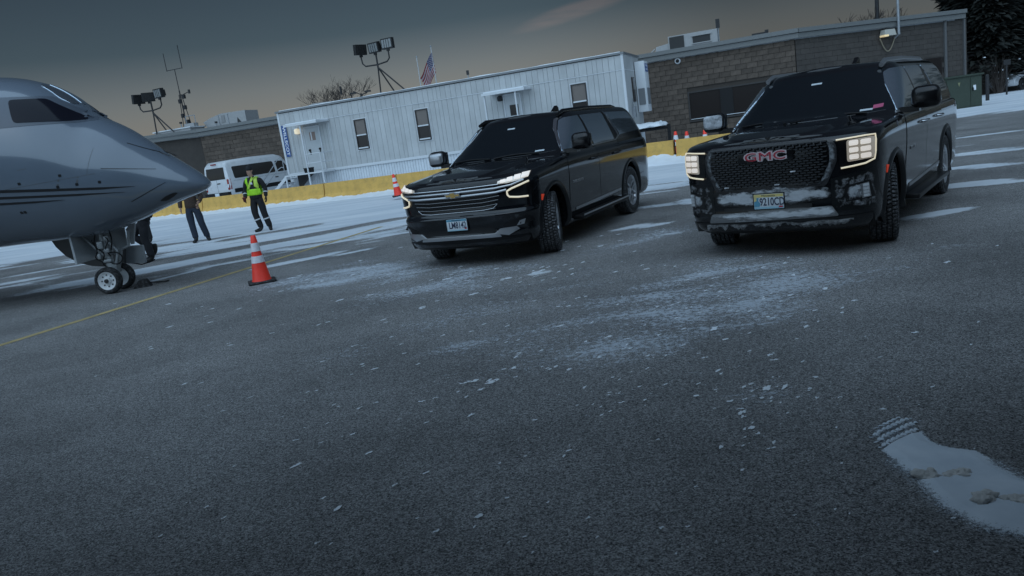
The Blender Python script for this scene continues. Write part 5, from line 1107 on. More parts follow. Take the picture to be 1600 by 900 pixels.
# porch roofs with posts
def porch(x0, x1, z, posts, y0=-1.25):
    p = link('porch_roof', MB().box(((x0+x1)/2, y0/2-.02, z), (x1-x0, -y0, .06)).mesh(), TRW, tr)
    link('porch_fascia', MB().box(((x0+x1)/2, y0-.045, z-.015), (x1-x0+.06, .05, .12)).mesh(), TRW, p)
    link('porch_snow', rbox_mesh(((x0+x1)/2, y0/2, z+.055), (x1-x0-.06, -y0-.05, .05), .02), SNOW, p)
    for x in posts: b = MB(); b.box((x, y0+.06, (1.2+z)/2-.02), (.06, .06, z-1.22)); b.build('porch_post', TRW, tr)
porch(1.15, 3.05, 3.66, (2.02,), -1.2); porch(12.0, 14.0, 3.60, (12.05, 13.55), -1.2)
b = MB(); b.box((1.02, -.06, 3.42), (.22, .10, .22)); ln = b.build('porch_lamp', TRW, tr); b = MB(); b.lathe([(.02, -.16), (.15, -.13), (.16, .06), (.10, .12)], 16, Matrix.Translation((1.14, -.18, 3.36))); b.build('lamp_globe', LAMPO, ln, smooth=True)
b = MB(); b.lathe([(.06, -.12), (.13, -.10), (.13, .08), (.05, .14)], 12, Matrix.Translation((12.42, -.10, 3.36))); b.build('porch_lamp', DARKST, tr)
b = MB(); b.box((.27, -.055, 2.95), (.28, .02, 1.62)); sg = b.build('name_sign', SIGNB, tr)
me = text_mesh('WILLSCOT', .235, .004, 1.0, .004); xr = max(v.co.x for v in me.vertices)-min(v.co.x for v in me.vertices)
for v in me.vertices: v.co.x *= 1.50/xr
place_mesh(me, frame((.27, -.068, 2.95), (0, 0, -1), (1, 0, 0))); link('sign_lettering', me, SIGNW, sg)
# right hand end wall
E_ = MB(); E_.box((TLN+.02, DEP/2, (ZS+ZT)/2), (.04, DEP-.06, ZT-ZS)); E_.build('end_wall', SID, tr)
b = MB(); b.box((TLN+.01, DEP/2, ZS/2), (.03, DEP, ZS-.02)); b.build('end_skirting', SKT, tr)
b = MB(); b.box((TLN+.045, DEP/2, ZB), (.02, DEP, .03)); b.build('end_rail', TRW, tr)
hv = rbox('wall_air_unit', (TLN+.30, 2.75, 3.0), (.46, 1.0, 2.3), .03, TRW, tr)
link('air_louvre', MB().box((TLN+.535, 2.75, 2.55), (.03, .7, .75)).mesh(), mat('louvre grey', (.16, .17, .18), .6), hv); link('air_louvre', MB().box((TLN+.30, 2.235, 2.55), (.3, .03, .75)).mesh(), mat('louvre grey'), hv)
link('air_sign', MB().box((TLN+.535, 2.75, 3.85), (.02, .7, .36)).mesh(), SIGNB, hv)
for z, s_ in ((3.93, 'WILL'), (3.77, 'SCOT')): me = text_mesh(s_, .15, .003, 1.2); place_mesh(me, frame((TLN+.547, 2.75, z), (0, 1, 0), (0, 0, 1))); link('sign_lettering', me, SIGNW, hv)
b = MB(); b.box((TLN+.06, 1.55, 2.9), (.06, .52, 1.1)); wn = b.build('end_window', WFR, tr); link('window_pane', MB().box((TLN+.08, 1.55, 2.9), (.05, .44, 1.0)).mesh(), WGL, wn)
b = MB(); b.box((TLN+.12, .9, 1.9), (.14, .3, .5)); b.build('meter_box', STEEL, tr); b = MB(); b.tube([(TLN+.08, .9, 2.1), (TLN+.08, .9, 2.5)], .02, 6); b.build('meter_pipe', STEEL, tr)
# tow tongue with snow on it
for y in (1.0, 2.6): b = MB(); b.tube([(TLN, y, 1.02), (TLN+1.35, 1.8, 1.02)], .085, 6); b.build('tow_tongue', BLACKP, tr)
b = MB(); b.box((TLN+.65, 1.6, 1.22), (1.35, 1.9, .16), taper=.8); k = b.mesh(); q = bmesh.new(); q.from_mesh(k); bmesh.ops.subdivide_edges(q, edges=q.edges, cuts=6, use_grid_fill=True)
for v in q.verts: v.co += Vector((noise.noise(v.co*3), noise.noise(v.co*3+Vector((3, 0, 0))), 1.2*noise.noise(v.co*3+Vector((0, 4, 0)))))*.09
q.to_mesh(k); q.free(); link('tongue_snow', k, SNOW, tr, smooth='all')
b = MB(); b.box((TLN+1.45, 1.8, .70), (.14, .14, .9)); b.build('tongue_jack', BLACKP, tr)
# steps and landing at the left door: its own thing
stp = thing('metal_steps', 'white metal steps and railed landing at the left door of the office trailer', 'steps', (TX, TY_, 0), TA)
b = MB(); b.box((1.78, -.66, 1.17), (2.35, 1.12, .07)); b.build('landing', TRW, stp)
for i in range(5):
    b = MB(); b.box((.45-.25*i, -.66, 1.0-.19*i), (.27, 1.0, .04)); b.build('step_tread', TRW, stp)
for y in (-1.18, -.14): b = MB(); b.prism([(.62, 1.18), (.62, .98), (-.72, .0), (-.92, .0)], 'y', y-.02, y+.02); b.build('stringer', TRW, stp)
for x in (.66, 2.06, 2.9): b = MB(); b.box((x, -1.19, .57), (.06, .06, 1.14)); b.build('landing_leg', TRW, stp)
for pts in ([(.64, -1.2, 1.2), (.64, -1.2, 2.08), (.5, -1.2, 2.14), (.3, -1.2, 2.02), (-.85, -1.2, 1.0), (-.95, -1.2, .9), (-.75, -1.2, .82), (-.55, -1.2, .92), (.25, -1.2, 1.55), (.5, -1.2, 1.66), (.64, -1.2, 1.62)], [(-.8, -1.2, .9), (-.8, -1.2, 0)], [(2.10, -1.2, 2.12), (2.92, -1.2, 2.12)], [(2.10, -1.2, 1.66), (2.92, -1.2, 1.66)], [(2.92, -1.2, 1.2), (2.92, -1.2, 2.14)], [(2.92, -1.2, 2.12), (2.92, -.1, 2.12)], [(2.92, -1.2, 1.66), (2.92, -.1, 1.66)], [(2.06, -1.2, 1.2), (2.06, -1.2, 2.14)]):
    b = MB(); b.tube(pts, .022, 8); b.build('handrail', STEEL if pts[0][0] < 1 else TRW, stp, smooth=50)
b = MB(); b.prism([(.72, 1.12), (1.75, 1.12), (1.4, .9), (.72, .35)], 'y', -.30, -.26); b.build('landing_brace', DARKST, stp)
bn = thing('storage_tub', 'small black tub standing on the landing of the white steps', 'tub', tuple(tr.matrix_basis @ Vector((1.95, -.95, 1.205))), TA)
b = MB(); b.box((0, 0, .11), (.36, .3, .22), taper=1.1); b.build('tub_body', BLACKP, bn); b = MB(); b.box((0, 0, .235), (.42, .36, .03)); b.build('tub_lid', BLACKP, bn)
stp2 = thing('metal_steps', 'white metal landing at the middle trailer door, mostly hidden behind the parked suv', 'steps', (TX, TY_, 0), TA)
b = MB(); b.box((12.9, -.66, 1.17), (1.9, 1.12, .07)); b.build('landing', TRW, stp2)
for x in (12.0, 13.8): b = MB(); b.box((x, -1.18, .57), (.06, .06, 1.14)); b.build('landing_leg', TRW, stp2)

# ================================================================== BLOCK BUILDING
CX, CY, WA = 17.322, 43.0, -.34; WR = .2659; ZW, ZF = 4.64, 5.17
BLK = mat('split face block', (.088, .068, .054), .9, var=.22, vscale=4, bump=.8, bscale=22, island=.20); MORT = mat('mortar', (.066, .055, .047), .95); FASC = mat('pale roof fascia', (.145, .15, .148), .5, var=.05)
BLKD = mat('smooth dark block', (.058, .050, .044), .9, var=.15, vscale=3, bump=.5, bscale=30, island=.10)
bl = thing('block_building', 'long low brown block building with a pale roof fascia behind the office trailer', 'building', (CX, CY, 0), WA)
CH, CL = .29, .60; rb = random.Random(11)
blkm = {}
def blk_mesh(l):
    k = (round(l, 3), rb.randrange(4))
    if k not in blkm:
        b = MB(); b.box((0, 0, 0), (l-.018, .10, CH-.018)); m = b.mesh(); q = bmesh.new(); q.from_mesh(m)
        r = bmesh.ops.subdivide_edges(q, edges=[e for e in q.edges if abs(e.verts[0].co.x-e.verts[1].co.x) > .1], cuts=2)
        for v in q.verts:
            if v.co.y < 0: v.co.y += rb.uniform(-.022, .012)
        q.to_mesh(m); q.free(); m.materials.append(BLK); blkm[k] = m
    return blkm[k]
def add_blocks(x0, x1, win, single, parent):
    st = MB(); cnt = 0
    for row in range(16):
        z = CH*(row+.5); x = x0-(CL/2 if row % 2 else 0)
        while x < x1-.02:
            a, c = max(x, x0), min(x+CL, x1); x += CL
            if c-a < .06: continue
            segs = [(a, c)]
            for wx0, wx1, wz0, wz1 in win:
                if z+CH/2 > wz0+.02 and z-CH/2 < wz1-.02:
                    new = []
                    for p, q in segs:
                        if q <= wx0 or p >= wx1: new.append((p, q)); continue
                        if p < wx0: new.append((p, wx0))
                        if q > wx1: new.append((wx1, q))
                    segs = new
            for p, q in segs:
                if q-p < .05: continue
                if single and z > .9 and cnt < 290:
                    o = bpy.data.objects.new('block', blk_mesh(q-p)); COL.objects.link(o); o.parent = parent; o.location = ((p+q)/2, 0, z); cnt += 1
                else: st.box(((p+q)/2, rb.uniform(-.012, .008), z), (q-p-.018, .10, CH-.018))
    if st.v: st.build('block_course', BLK, parent, kind='stuff')
WIN = (-5.96, -1.2, .93, 2.67)
add_blocks(-10.4, 0, [WIN], True, bl); add_blocks(-40.5, -10.4, [], False, bl)
b = MB(); b.box((-20.3, .35, ZW/2), (40.5, .6, ZW)); b.build('wall_core', MORT, bl)
# chamfered left end and right hand wing
lw = Matrix.Rotation(.55, 4, 'Z'); 
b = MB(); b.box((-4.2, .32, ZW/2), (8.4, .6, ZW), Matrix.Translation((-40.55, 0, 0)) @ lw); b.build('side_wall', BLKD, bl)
RD = WR-WA
st = MB(); 
for row in range(16):
    z = CH*(row+.5); x = .02-(CL/2 if row % 2 else 0)
    while x < 11.6:
        a, c = max(x, .02), min(x+CL, 11.7); x += CL
        if 8.80 < (a+c)/2 < 10.05 and 1.5 < z < 2.7 or c-a < .05: continue
        st.box(((a+c)/2, rb.uniform(-.008, .005), z), (c-a-.012, .10, CH-.012))
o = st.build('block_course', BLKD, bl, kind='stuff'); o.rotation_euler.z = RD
o = MB().box((5.9, .35, ZW/2), (11.6, .6, ZW)).build('wall_core', MORT, bl); o.rotation_euler.z = RD
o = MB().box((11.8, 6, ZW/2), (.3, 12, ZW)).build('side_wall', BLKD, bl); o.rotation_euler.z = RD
o = MB().box((9.4, -.06, 2.1), (1.25, .05, 1.18)).build('window', WFR, bl); o.rotation_euler.z = RD; link('window_pane', MB().box((9.4, -.09, 2.1), (1.13, .03, 1.06)).mesh(), WGL, o)
for x, w_ in ((10.25, .16), (11.65, .12)): o = MB().box((x, -.10, ZW/2), (w_, .12, ZW)).build('downpipe', mat('grey downpipe', (.10, .10, .10), .6), bl); o.rotation_euler.z = RD
# fascia in two folded bands
for nm, c, d, rot in (('roof_fascia', (-20.2, -.22, ZF-.38), (40.8, .16, .26), 0), ('roof_fascia', (-20.2, -.28, ZF-.11), (40.8, .26, .22), 0), ('roof_fascia', (5.8, -.22, ZF-.38), (11.6, .16, .26), RD), ('roof_fascia', (5.8, -.28, ZF-.11), (11.6, .26, .22), RD)):
    o = MB().box(c, d).build(nm, FASC, bl); o.rotation_euler.z = rot
for k, (z0, y0, h, dd) in enumerate(((ZF-.38, -.22, .26, .16), (ZF-.11, -.28, .22, .26))):
    b = MB(); b.box((-4.2, y0, z0), (8.6, dd, h), Matrix.Translation((-40.55, 0, 0)) @ lw); b.build('roof_fascia', FASC, bl)
b = MB(); b.prism([(-48, -3.6), (-40.6, -.1), (.05, -.05), (9.1, 6.2), (9.0, 14), (-50, 14)], 'z', ZW-.02, ZF-.03); b.build('roof_deck', mat('snowy roof deck', (.30, .32, .34), .8), bl)
for k in range(8):
    x = -9.5+k*1.6
# window band
wx0, wx1, wz0, wz1 = WIN
f_ = MB(); t_ = .09
for c, d in ((((wx0+wx1)/2, -.03, wz0+t_/2), (wx1-wx0, .12, t_)), (((wx0+wx1)/2, -.03, wz1-t_/2), (wx1-wx0, .12, t_)), ((wx0+t_/2, -.03, (wz0+wz1)/2), (t_, .12, wz1-wz0-2*t_)), ((wx1-t_/2, -.03, (wz0+wz1)/2), (t_, .12, wz1-wz0-2*t_))): f_.box(c, d)
wn = f_.build('window', WFR, bl)
for a, c in ((wx0+.09, -4.15), (-3.45, wx1-.09)): link('window_pane', MB().box(((a+c)/2, .0, (wz0+wz1)/2), (c-a, .03, wz1-wz0-.18)).mesh(), WGL, wn)
link('window_mullion', MB().box((-3.8, -.02, (wz0+wz1)/2), (.70, .1, wz1-wz0-.18)).mesh(), BLACKP, wn)
link('window_sill', MB().box(((wx0+wx1)/2, -.10, wz0+.16), (wx1-wx0-.2, .05, .03)).mesh(), TRW, wn)
b = MB(); X = Matrix.Translation((-6.34, -.06, 4.48)) @ Matrix.Rotation(pi/2, 4, 'X'); b.lathe([(.17, 0), (.17, .10), (.14, .14)], 16, X); dm = b.build('camera_dome', TRW, bl, smooth=40); b = MB(); b.lathe([(.11, .13), (.09, .2), (.04, .24)], 14, X); b.build('dome_glass', BLACKP, dm, smooth=True)
# conduit with lit wall lamp
b = MB(); o = MB().tube([(6.62, -.12, 4.05), (6.62, -.45, 4.2), (6.62, -.45, 8.2)], .075, 10).build('vent_pipe', STEEL, bl); o.rotation_euler.z = RD
q = [(6.55+.62*sin(a)-.55, -.16, 3.95-.62*(1-cos(a))*.0-.55*sin(a/1.0)) for a in [pi*i/10 for i in range(11)]]
o = MB().tube([(5.55+1.05*i/12, -.18, 4.1-.75*sin(pi*i/12)) for i in range(13)], .035, 8).build('lamp_cable', mat('pale cable', (.20, .17, .12), .6), bl); o.rotation_euler.z = RD
lm = MB().box((6.0, -.30, 4.36), (.82, .42, .34), taper=.8).build('wall_lamp', mat('wall lamp housing', (.45, .43, .38), .4), bl); lm.rotation_euler.z = RD
link('lamp_lens', MB().box((5.72, -.34, 4.20), (.30, .36, .10)).mesh(), mat('wall lamp glow', (.9, .7, .4), .4, emit=(1, .72, .35), es=.35), lm)
# ================================================================== ROOFTOP AND BACKGROUND
BM_ = Matrix.Translation((CX, CY, 0)) @ Matrix.Rotation(WA, 4, 'Z')
def bw(s, off, z): p = BM_ @ Vector((s, off, z)); return (p.x, p.y, p.z)
RZ = ZF-.03
HV = mat('hvac grey metal', (.33, .33, .33), .5, var=.08, metal=.2); HVD = mat('hvac shadow grille', (.03, .03, .03), .7)
h = thing('rooftop_air_unit', 'large grey rooftop air unit on the block building roof left of the office trailer', 'air unit', bw(-42.3, 3.2, RZ), WA)
b = MB(); b.prism([(-.05, .30), (.45, .30), (.45, .0), (3.6, .0), (3.6, 1.12), (1.4, 1.16), (.35, .95), (-.35, .72)], 'y', 0, 1.6); b.build('air_casing', HV, h)
b = MB(); b.prism([(2.75, .02), (2.85, .68), (3.3, .08)], 'y', -.03, 0); b.build('air_intake', HVD, h)
for x in (1.15, 2.0): b = MB(); b.box((x, -.02, .62), (.05, .04, .9)); b.build('casing_rib', STEEL, h)
for c, d in (((1.55, -.02, .75), (.3, .04, .5)), ((2.2, -.02, .22), (.5, .04, .12))): b = MB(); b.box(c, d); b.build('access_panel', mat('hvac darker panel', (.24, .24, .24), .6), h)
h = thing('rooftop_air_unit', 'rooftop unit with two dark louvred openings on the block building right of the trailer', 'air unit', bw(-7.0, 1.6, RZ), WA)
b = MB(); b.prism([(-.8, 0), (.05, 0), (.05, .55), (-.7, .45)], 'y', .1, 1.4); b.build('air_duct', HV, h)
b = MB(); b.box((1.48, .75, .46), (2.85, 1.5, .92)); b.build('air_casing', HV, h)
for c, d in (((.55, -.02, .46), (.85, .05, .80)), ((1.98, -.02, .50), (1.0, .05, .42))): b = MB(); b.box(c, d); b.build('air_louvre', HVD, h)
for z in (.28, .72): b = MB(); b.box((1.98, -.05, z), (1.15, .10, .05)); b.build('louvre_frame', HV, h)
b = MB(); b.tube([(-.8, .3, .35), (-1.0, .2, .2), (-.85, .3, .05)], .05, 6); b.build('drain_hood', HV, h)
v = thing('roof_vent', 'thin capped vent pipe at the right end of the louvred rooftop unit', 'roof vent', bw(-4.05, 1.8, RZ), WA); b = MB(); b.tube([(0, 0, 0), (0, 0, .95)], .045, 8); b.build('vent_stack', STEEL, v); b = MB(); b.box((0, 0, 1.2), (.22, .2, .5)); b.build('vent_cap', DARKST, v)
v = thing('roof_vent', 'small dark box vent on the fascia above the windscreen of the snowy suv', 'roof vent', bw(-1.75, 1.2, RZ), WA); b = MB(); b.box((0, 0, .12), (.9, .4, .22)); b.build('vent_box', DARKST, v); b = MB(); b.box((.36, 0, .27), (.2, .4, .12)); b.build('vent_cap', DARKST, v)
# floodlight stands
FLD = mat('black floodlight casing', (.012, .012, .012), .55); FLG = mat('floodlight glass', (.20, .21, .21), .15)
def flood(label, base, rz, heads):
    o = thing('floodlight_stand', label, 'floodlight', base, rz, 'floodlight stands on the block building roof')
    top = Vector((0, 0, 1.85))
    for p in ((-.12, 0, 0), (.85, .3, 0), (1.9, -.2, 0)): b = MB(); b.tube([p, top], .05, 8); b.build('stand_leg', DARKST, o)
    b = MB(); b.tube([(-1.15, 0, 2.75), (-1.1, 0, 2.25), (-.9, 0, 2.05), (0, 0, 2.02), (.75, 0, 2.12), (.95, 0, 2.32), (.95, 0, 2.85)], .05, 8); b.build('stand_crossbar', DARKST, o, smooth=50)
    b = MB(); b.tube([(0, 0, 1.75), (0, 0, 2.75)], .06, 8); b.build('stand_post', DARKST, o)
    for x, yaw, tilt, z in heads:
        X = Matrix.Translation((x, 0, z)) @ Matrix.Rotation(yaw, 4, 'Z') @ Matrix.Rotation(tilt, 4, 'X')
        b = MB(); b.box((0, .0, .42), (.88, .30, .68), X); b.box((0, .26, .42), (.55, .24, .45), X); b.box((0, -.05, .01), (.2, .12, .14), X); hd = b.build('lamp_head', FLD, o)
        b = MB(); b.box((0, -.155, .42), (.72, .02, .52), X); b.build('lamp_glass', FLG if abs(yaw) < .8 else FLD, hd)
        b = MB()
        for k in (-.18, 0, .18): b.box((k, -.17, .42), (.03, .02, .5), X)
        b.build('lamp_guard', FLD, hd, kind='stuff')
flood('black triple floodlight on a tripod stand rising above the trailer roof beside the bare tree', bw(-26.2, 1.5, RZ+.35), WA, ((-1.15, 1.1, .1, 2.75), (0, -.25, .1, 2.72), (.98, -.1, .0, 2.82)))
flood('black floodlights on a tripod stand at the far left, beside the tall antenna mast', bw(-45.6, 1.5, RZ+.05), WA, ((-1.15, 1.2, .2, 2.60), (-.15, .9, .1, 2.62), (.95, -.2, .05, 2.75)))
# antenna mast
o = thing('antenna_mast', 'tall thin antenna mast with a forked top on the block building roof', 'antenna', bw(-44.4, 3.4, RZ), WA)
b = MB(); b.tube([(0, 0, 0), (0, 0, 3.4)], .05, 6); b.build('mast_pole', DARKST, o); b = MB(); b.tube([(0, 0, 3.4), (0, 0, 5.0)], .03, 6); b.build('mast_pole', DARKST, o)
b = MB(); b.tube([(-.75, 0, 5.0), (.72, 0, 5.0)], .028, 6); b.build('mast_yard', DARKST, o)
for x, z in ((-.75, 6.3), (.72, 6.7)): b = MB(); b.tube([(x, 0, 4.95), (x, 0, z)], .028, 6); b.build('mast_whip', DARKST, o)
for sx_, sy_ in ((-.35, 0), (.4, .2)): b = MB(); b.tube([(sx_, sy_, 0), (sx_*.3, 0, 3.1)], .03, 6); b.build('mast_stay', DARKST, o)
for z, x in ((1.0, .2), (1.5, -.15), (2.1, .2), (2.6, -.12), (2.9, .3)): b = MB(); b.box((x, 0, z), (.22, .2, .3)); b.tube([(x, 0, z), (0, 0, z)], .03, 6); b.build('mast_box', DARKST, o)
b = MB(); b.tube([(0, 0, 3.0), (.9, 0, 3.2)], .03, 6); b.box((.9, 0, 3.2), (.14, .1, .3)); b.build('wind_vane', DARKST, o)
# low rooftop clutter at the left
o = thing('rooftop_hatch', 'low flat roof housing with a tiny rail beside the antenna mast', 'roof hatch', bw(-43.2, 2.5, RZ), WA); b = MB(); b.box((-1.2, 0, .20), (3.4, 1.6, .42)); b.build('hatch_curb', HV, o); b = MB(); b.box((-1.2, 0, .45), (3.6, 1.8, .08)); b.build('hatch_lid', TRW, o)
for x in (-.4, .45): b = MB(); b.tube([(x, 0, .48), (x, 0, 1.35)], .03, 6); b.build('rail_post', STEEL, o)
b = MB(); b.tube([(-.4, 0, 1.33), (.45, 0, 1.33)], .03, 6); b.build('rail_bar', STEEL, o); b = MB(); b.box((0, 0, .62), (.9, .5, .28)); b.build('hatch_box', HV, o)
for s, hh in ((-43.4, .9), (-42.75, .5)): o = thing('vent_stack', 'slim vent pipe on the roof %s' % ('left of the large grey air unit' if s > -43 else 'behind the tiny roof rail'), 'roof vent', bw(s+1.6 if s > -43 else s-1, 2.8, RZ), WA); b = MB(); b.tube([(0, 0, 0), (0, 0, hh)], .04, 6); b.build('vent_stack_pipe', STEEL, o); b = MB(); b.box((0, 0, hh+.05), (.16, .14, .14)); b.build('vent_cap', DARKST, o)
# low unit and small gear over the trailer roof
o = thing('rooftop_air_unit', 'low grey roof hood just showing over the left end of the trailer roof', 'air unit', bw(-31.5, 1.8, RZ-.1), WA); b = MB(); b.prism([(-1.2, .42), (2.6, .5), (2.6, .62), (-.4, .72), (-1.35, .52)], 'y', 0, 1.5); b.build('air_casing', HV, o); b = MB(); b.box((.7, .75, .3), (2.4, 1.2, .62)); b.build('air_curb', HVD, o); b = MB(); b.tube([(1.9, .2, 1.0), (1.9, .2, 1.55)], .08, 8); b.build('air_stack', DARKST, o)
o = thing('street_light', 'small dark twin head lamp showing over the trailer roof in front of the bare tree', 'street light', tuple(py(565, 152, 62)*1), 0); zz = o.location.z; o.location.z = 0
b = MB(); b.tube([(0, 0, 0), (0, 0, zz+.3)], .07, 8); b.build('light_pole', DARKST, o); b = MB(); b.tube([(-.6, 0, zz+.55), (0, 0, zz+.2), (.5, 0, zz+.3)], .04, 6); b.build('light_arm', DARKST, o)
for x in (-.6, .55): b = MB(); b.box((x, 0, zz+.40), (.5, .3, .12)); b.build('light_head', DARKST, o)
o = thing('roof_vent', 'tiny black vent standing on the middle of the trailer roof edge', 'roof vent', tuple(tr.matrix_basis @ Vector((10.6, .9, ZT+.07))), 0); b = MB(); b.tube([(0, 0, 0), (0, 0, .3)], .03, 6); b.build('vent_stack_pipe', STEEL, o); b = MB(); b.box((0, 0, .35), (.13, .1, .2)); b.build('vent_cap', DARKST, o)
# flags
o = thing('flagpole', 'white flagpole flying the striped flag beyond the trailer roof', 'flagpole', (py(683, 131, 80).x, 80, 0), 0); ft = py(673, 74, 80); b = MB(); b.tube([(0, 0, 0), (ft.x-o.location.x, 0, ft.z)], [.09, .05], 8); b.build('pole', mat('pale pole', (.45, .45, .45), .5), o); b = MB(); b.lathe([(.02, -.1), (.11, 0), (.02, .1)], 10, Matrix.Translation((ft.x-o.location.x, 0, ft.z+.1))); b.build('finial', STEEL, o)
fg = thing('national_flag', 'red and white striped flag with a blue starred corner hanging from the flagpole', 'flag', (ft.x+.02, 79.95, ft.z-.5), 0)
FR = mat('flag red', (.20, .02, .03), .8); FW = mat('flag white', (.34, .31, .32), .8); FB = mat('flag blue', (.03, .04, .12), .8)
def fl_pt(u, v):   # u along the fly, v down the hoist; the cloth hangs slack
    x = -u*1.55+.13*v; z = -v*2.0-u*2.3+.1*sin(u*6); y = .28*sin(u*9+v*1.5)*u+.1*sin(v*7)*u; return Vector((x+.25*u*sin(v*3), y, z))
for k in range(13):
    b = MB(); m = 26; u0 = .42 if k < 7 else 0.
    for i in range(m+1):
        u = u0+(1-u0)*i/m; b.v += [fl_pt(u, k/13), fl_pt(u, (k+1)/13)]
    b.v = [tuple(p) for p in b.v]; b.f = [(2*i, 2*i+2, 2*i+3, 2*i+1) for i in range(m)]; b.mi = [0]*m; b.build('stripe', FR if k % 2 == 0 else FW, fg, smooth='all')
b = MB(); m = 12
for i in range(m+1):
    for j in range(8): b.v.append(tuple(fl_pt(.42*i/m, j/7*7/13)))
for i in range(m):
    for j in range(7): b.f.append((i*8+j, (i+1)*8+j, (i+1)*8+j+1, i*8+j+1))
b.mi = [0]*len(b.f); b.build('canton', FB, fg, smooth='all')
b = MB()
for i in range(9):
    for j in range(6 if i % 2 == 0 else 5):
        c = fl_pt(.03+.36*i/8, (.06+.42*(j+(0 if i % 2 == 0 else .5))/5)); c.y -= .03
        for k in range(5): b.add([c]+[c+Vector((.055*cos(a), 0, .055*sin(a))) if q == 1 else c+Vector((.024*cos(a), 0, .024*sin(a))) for q, a in ((0, pi/2+2*pi*k/5-pi/5), (1, pi/2+2*pi*k/5), (0, pi/2+2*pi*k/5+pi/5))], [(0, 1, 2, 3)])
b.build('stars', FW, fg, kind='stuff')
p = py(651, 90, 80); o = thing('flagpole', 'bare white flagpole left of the striped flag', 'flagpole', (py(657, 136, 80).x, 80, 0), 0); b = MB(); b.tube([(0, 0, 0), (p.x-o.location.x, 0, p.z)], [.08, .05], 8); b.build('pole', mat('pale pole'), o); b = MB(); b.lathe([(.02, -.1), (.1, 0), (.02, .1)], 10, Matrix.Translation((p.x-o.location.x, 0, p.z+.08))); b.build('finial', STEEL, o)
# bare trees
BARK = mat('bare bark', (.05, .04, .035), .9, var=.2)
def bare_tree(label, x, y, h, seed, spread=.55, dep=6, r0=.16, group=None, base=.28):
    r = random.Random(seed); o = thing('bare_tree', label, 'tree', (x, y, 0), 0, group); tm = MB(); cm = MB()
    def grow(p, d, ln, rad, k):
        pts = [p]; q = p; dd = d
        for _ in range(3): dd = (dd+Vector((r.uniform(-.16, .16), r.uniform(-.16, .16), r.uniform(-.05, .12)))).normalized(); q = q+dd*ln/3; pts.append(q)
        (tm if k >= dep-1 else cm).tube(pts, [rad, rad*.9, rad*.8, rad*.7], 5 if k > 2 else 3, cap=False)
        if k == 0: return
        for _ in range(3 if k > 1 else 3):
            n_ = (dd+Vector((r.uniform(-1, 1), r.uniform(-1, 1), r.uniform(-.2, .55)))*spread*1.3).normalized(); grow(q if r.random() < .75 else pts[2], n_, ln*r.uniform(.62, .85), rad*.66, k-1)
    grow(Vector((0, 0, 0)), Vector((0, 0, 1)), h*base, r0, dep)
    tm.build('trunk', BARK, o, smooth='all'); cm.build('crown', BARK, o); return o
q = py(540, 165, 75); bare_tree('wide bare leafless tree rising behind the left half of the trailer roof', q.x, 75, 9.0, 4, .66, 6, .13, base=.345)
for u, hh, sd in ((1335, 3.6, 8), (1395, 4.2, 9)):
    q = py(u, 30, 60); bare_tree('thin leafless tree top over the roof %s the vent pipe' % ('left of' if u < 1360 else 'right of'), q.x, 60, q.z+1.2, sd, .5, 5, .14, 'trees beyond the block building')
# lamp post by the pipe
q = py(1371, 28, 58); o = thing('utility_pole', 'dark pole rising behind the roof above the snowy suv', 'pole', (q.x, 58, 0), 0); b = MB(); b.tube([(0, 0, 0), (0, 0, q.z+4.5)], .14, 10); b.build('pole', DARKST, o); b = MB(); b.box((0, 0, q.z+4.3), (1.6, .12, .12)); b.build('cross_arm', DARKST, o)
# ---- right hand side: cabinet, posts, cars, dark trees
GRN = mat('dark green cabinet paint', (.035, .050, .035), .6, var=.12)
u0, u1 = gp(1478, 173), gp(1535, 165); ang = atan2((u1-u0).y, (u1-u0).x); o = thing('utility_cabinet', 'dark green utility cabinet with a pale notice, standing on snow right of the snowy suv', 'utility cabinet', tuple(u0), ang)
b = MB(); b.box((.82, .55, .70), (1.64, 1.1, 1.40)); b.build('cabinet_body', GRN, o); b = MB(); b.box((.82, .53, 1.43), (1.76, 1.24, .07)); b.build('cabinet_lid', GRN, o)
for x0, x1 in ((.05, 1.10), (1.13, 1.60)): b = MB(); b.box(((x0+x1)/2, -.012, .70), (x1-x0, .02, 1.26)); d = b.build('cabinet_door', GRN, o)
b = MB(); b.box((1.30, -.03, .86), (.12, .012, .22)); b.build('notice', SIGNW, o); b = MB(); b.prism([(.55, 1.16), (.66, 1.16), (.605, .98)], 'y', -.035, -.022); b.build('warning_label', mat('faded label', (.22, .22, .12), .6), o); b = MB(); b.box((1.22, -.04, .80), (.06, .04, .14)); b.build('cabinet_handle', BLACKP, o)
for u, v, hh, lab in ((1543, 157, 1.25, 'dark bollard post beside the green cabinet'), (1573, 148, 1.9, 'thin dark sign post in front of the parked white car')):
    g = gp(u, v); o = thing('post', lab, 'post', tuple(g), 0); b = MB(); b.tube([(0, 0, 0), (0, 0, hh)], .09 if hh < 1.5 else .05, 10); b.build('post_tube', DARKST, o); b = MB()
    if hh < 1.5: b.lathe([(.09, hh), (.07, hh+.06), (.02, hh+.08)], 10)
    else: b.box((0, -.05, hh-.1), (.4, .03, .3))
    b.build('post_cap' if hh < 1.5 else 'sign_plate', DARKST, o)
CARW = mat('white car paint', (.55, .57, .60), .25, coat=.5)
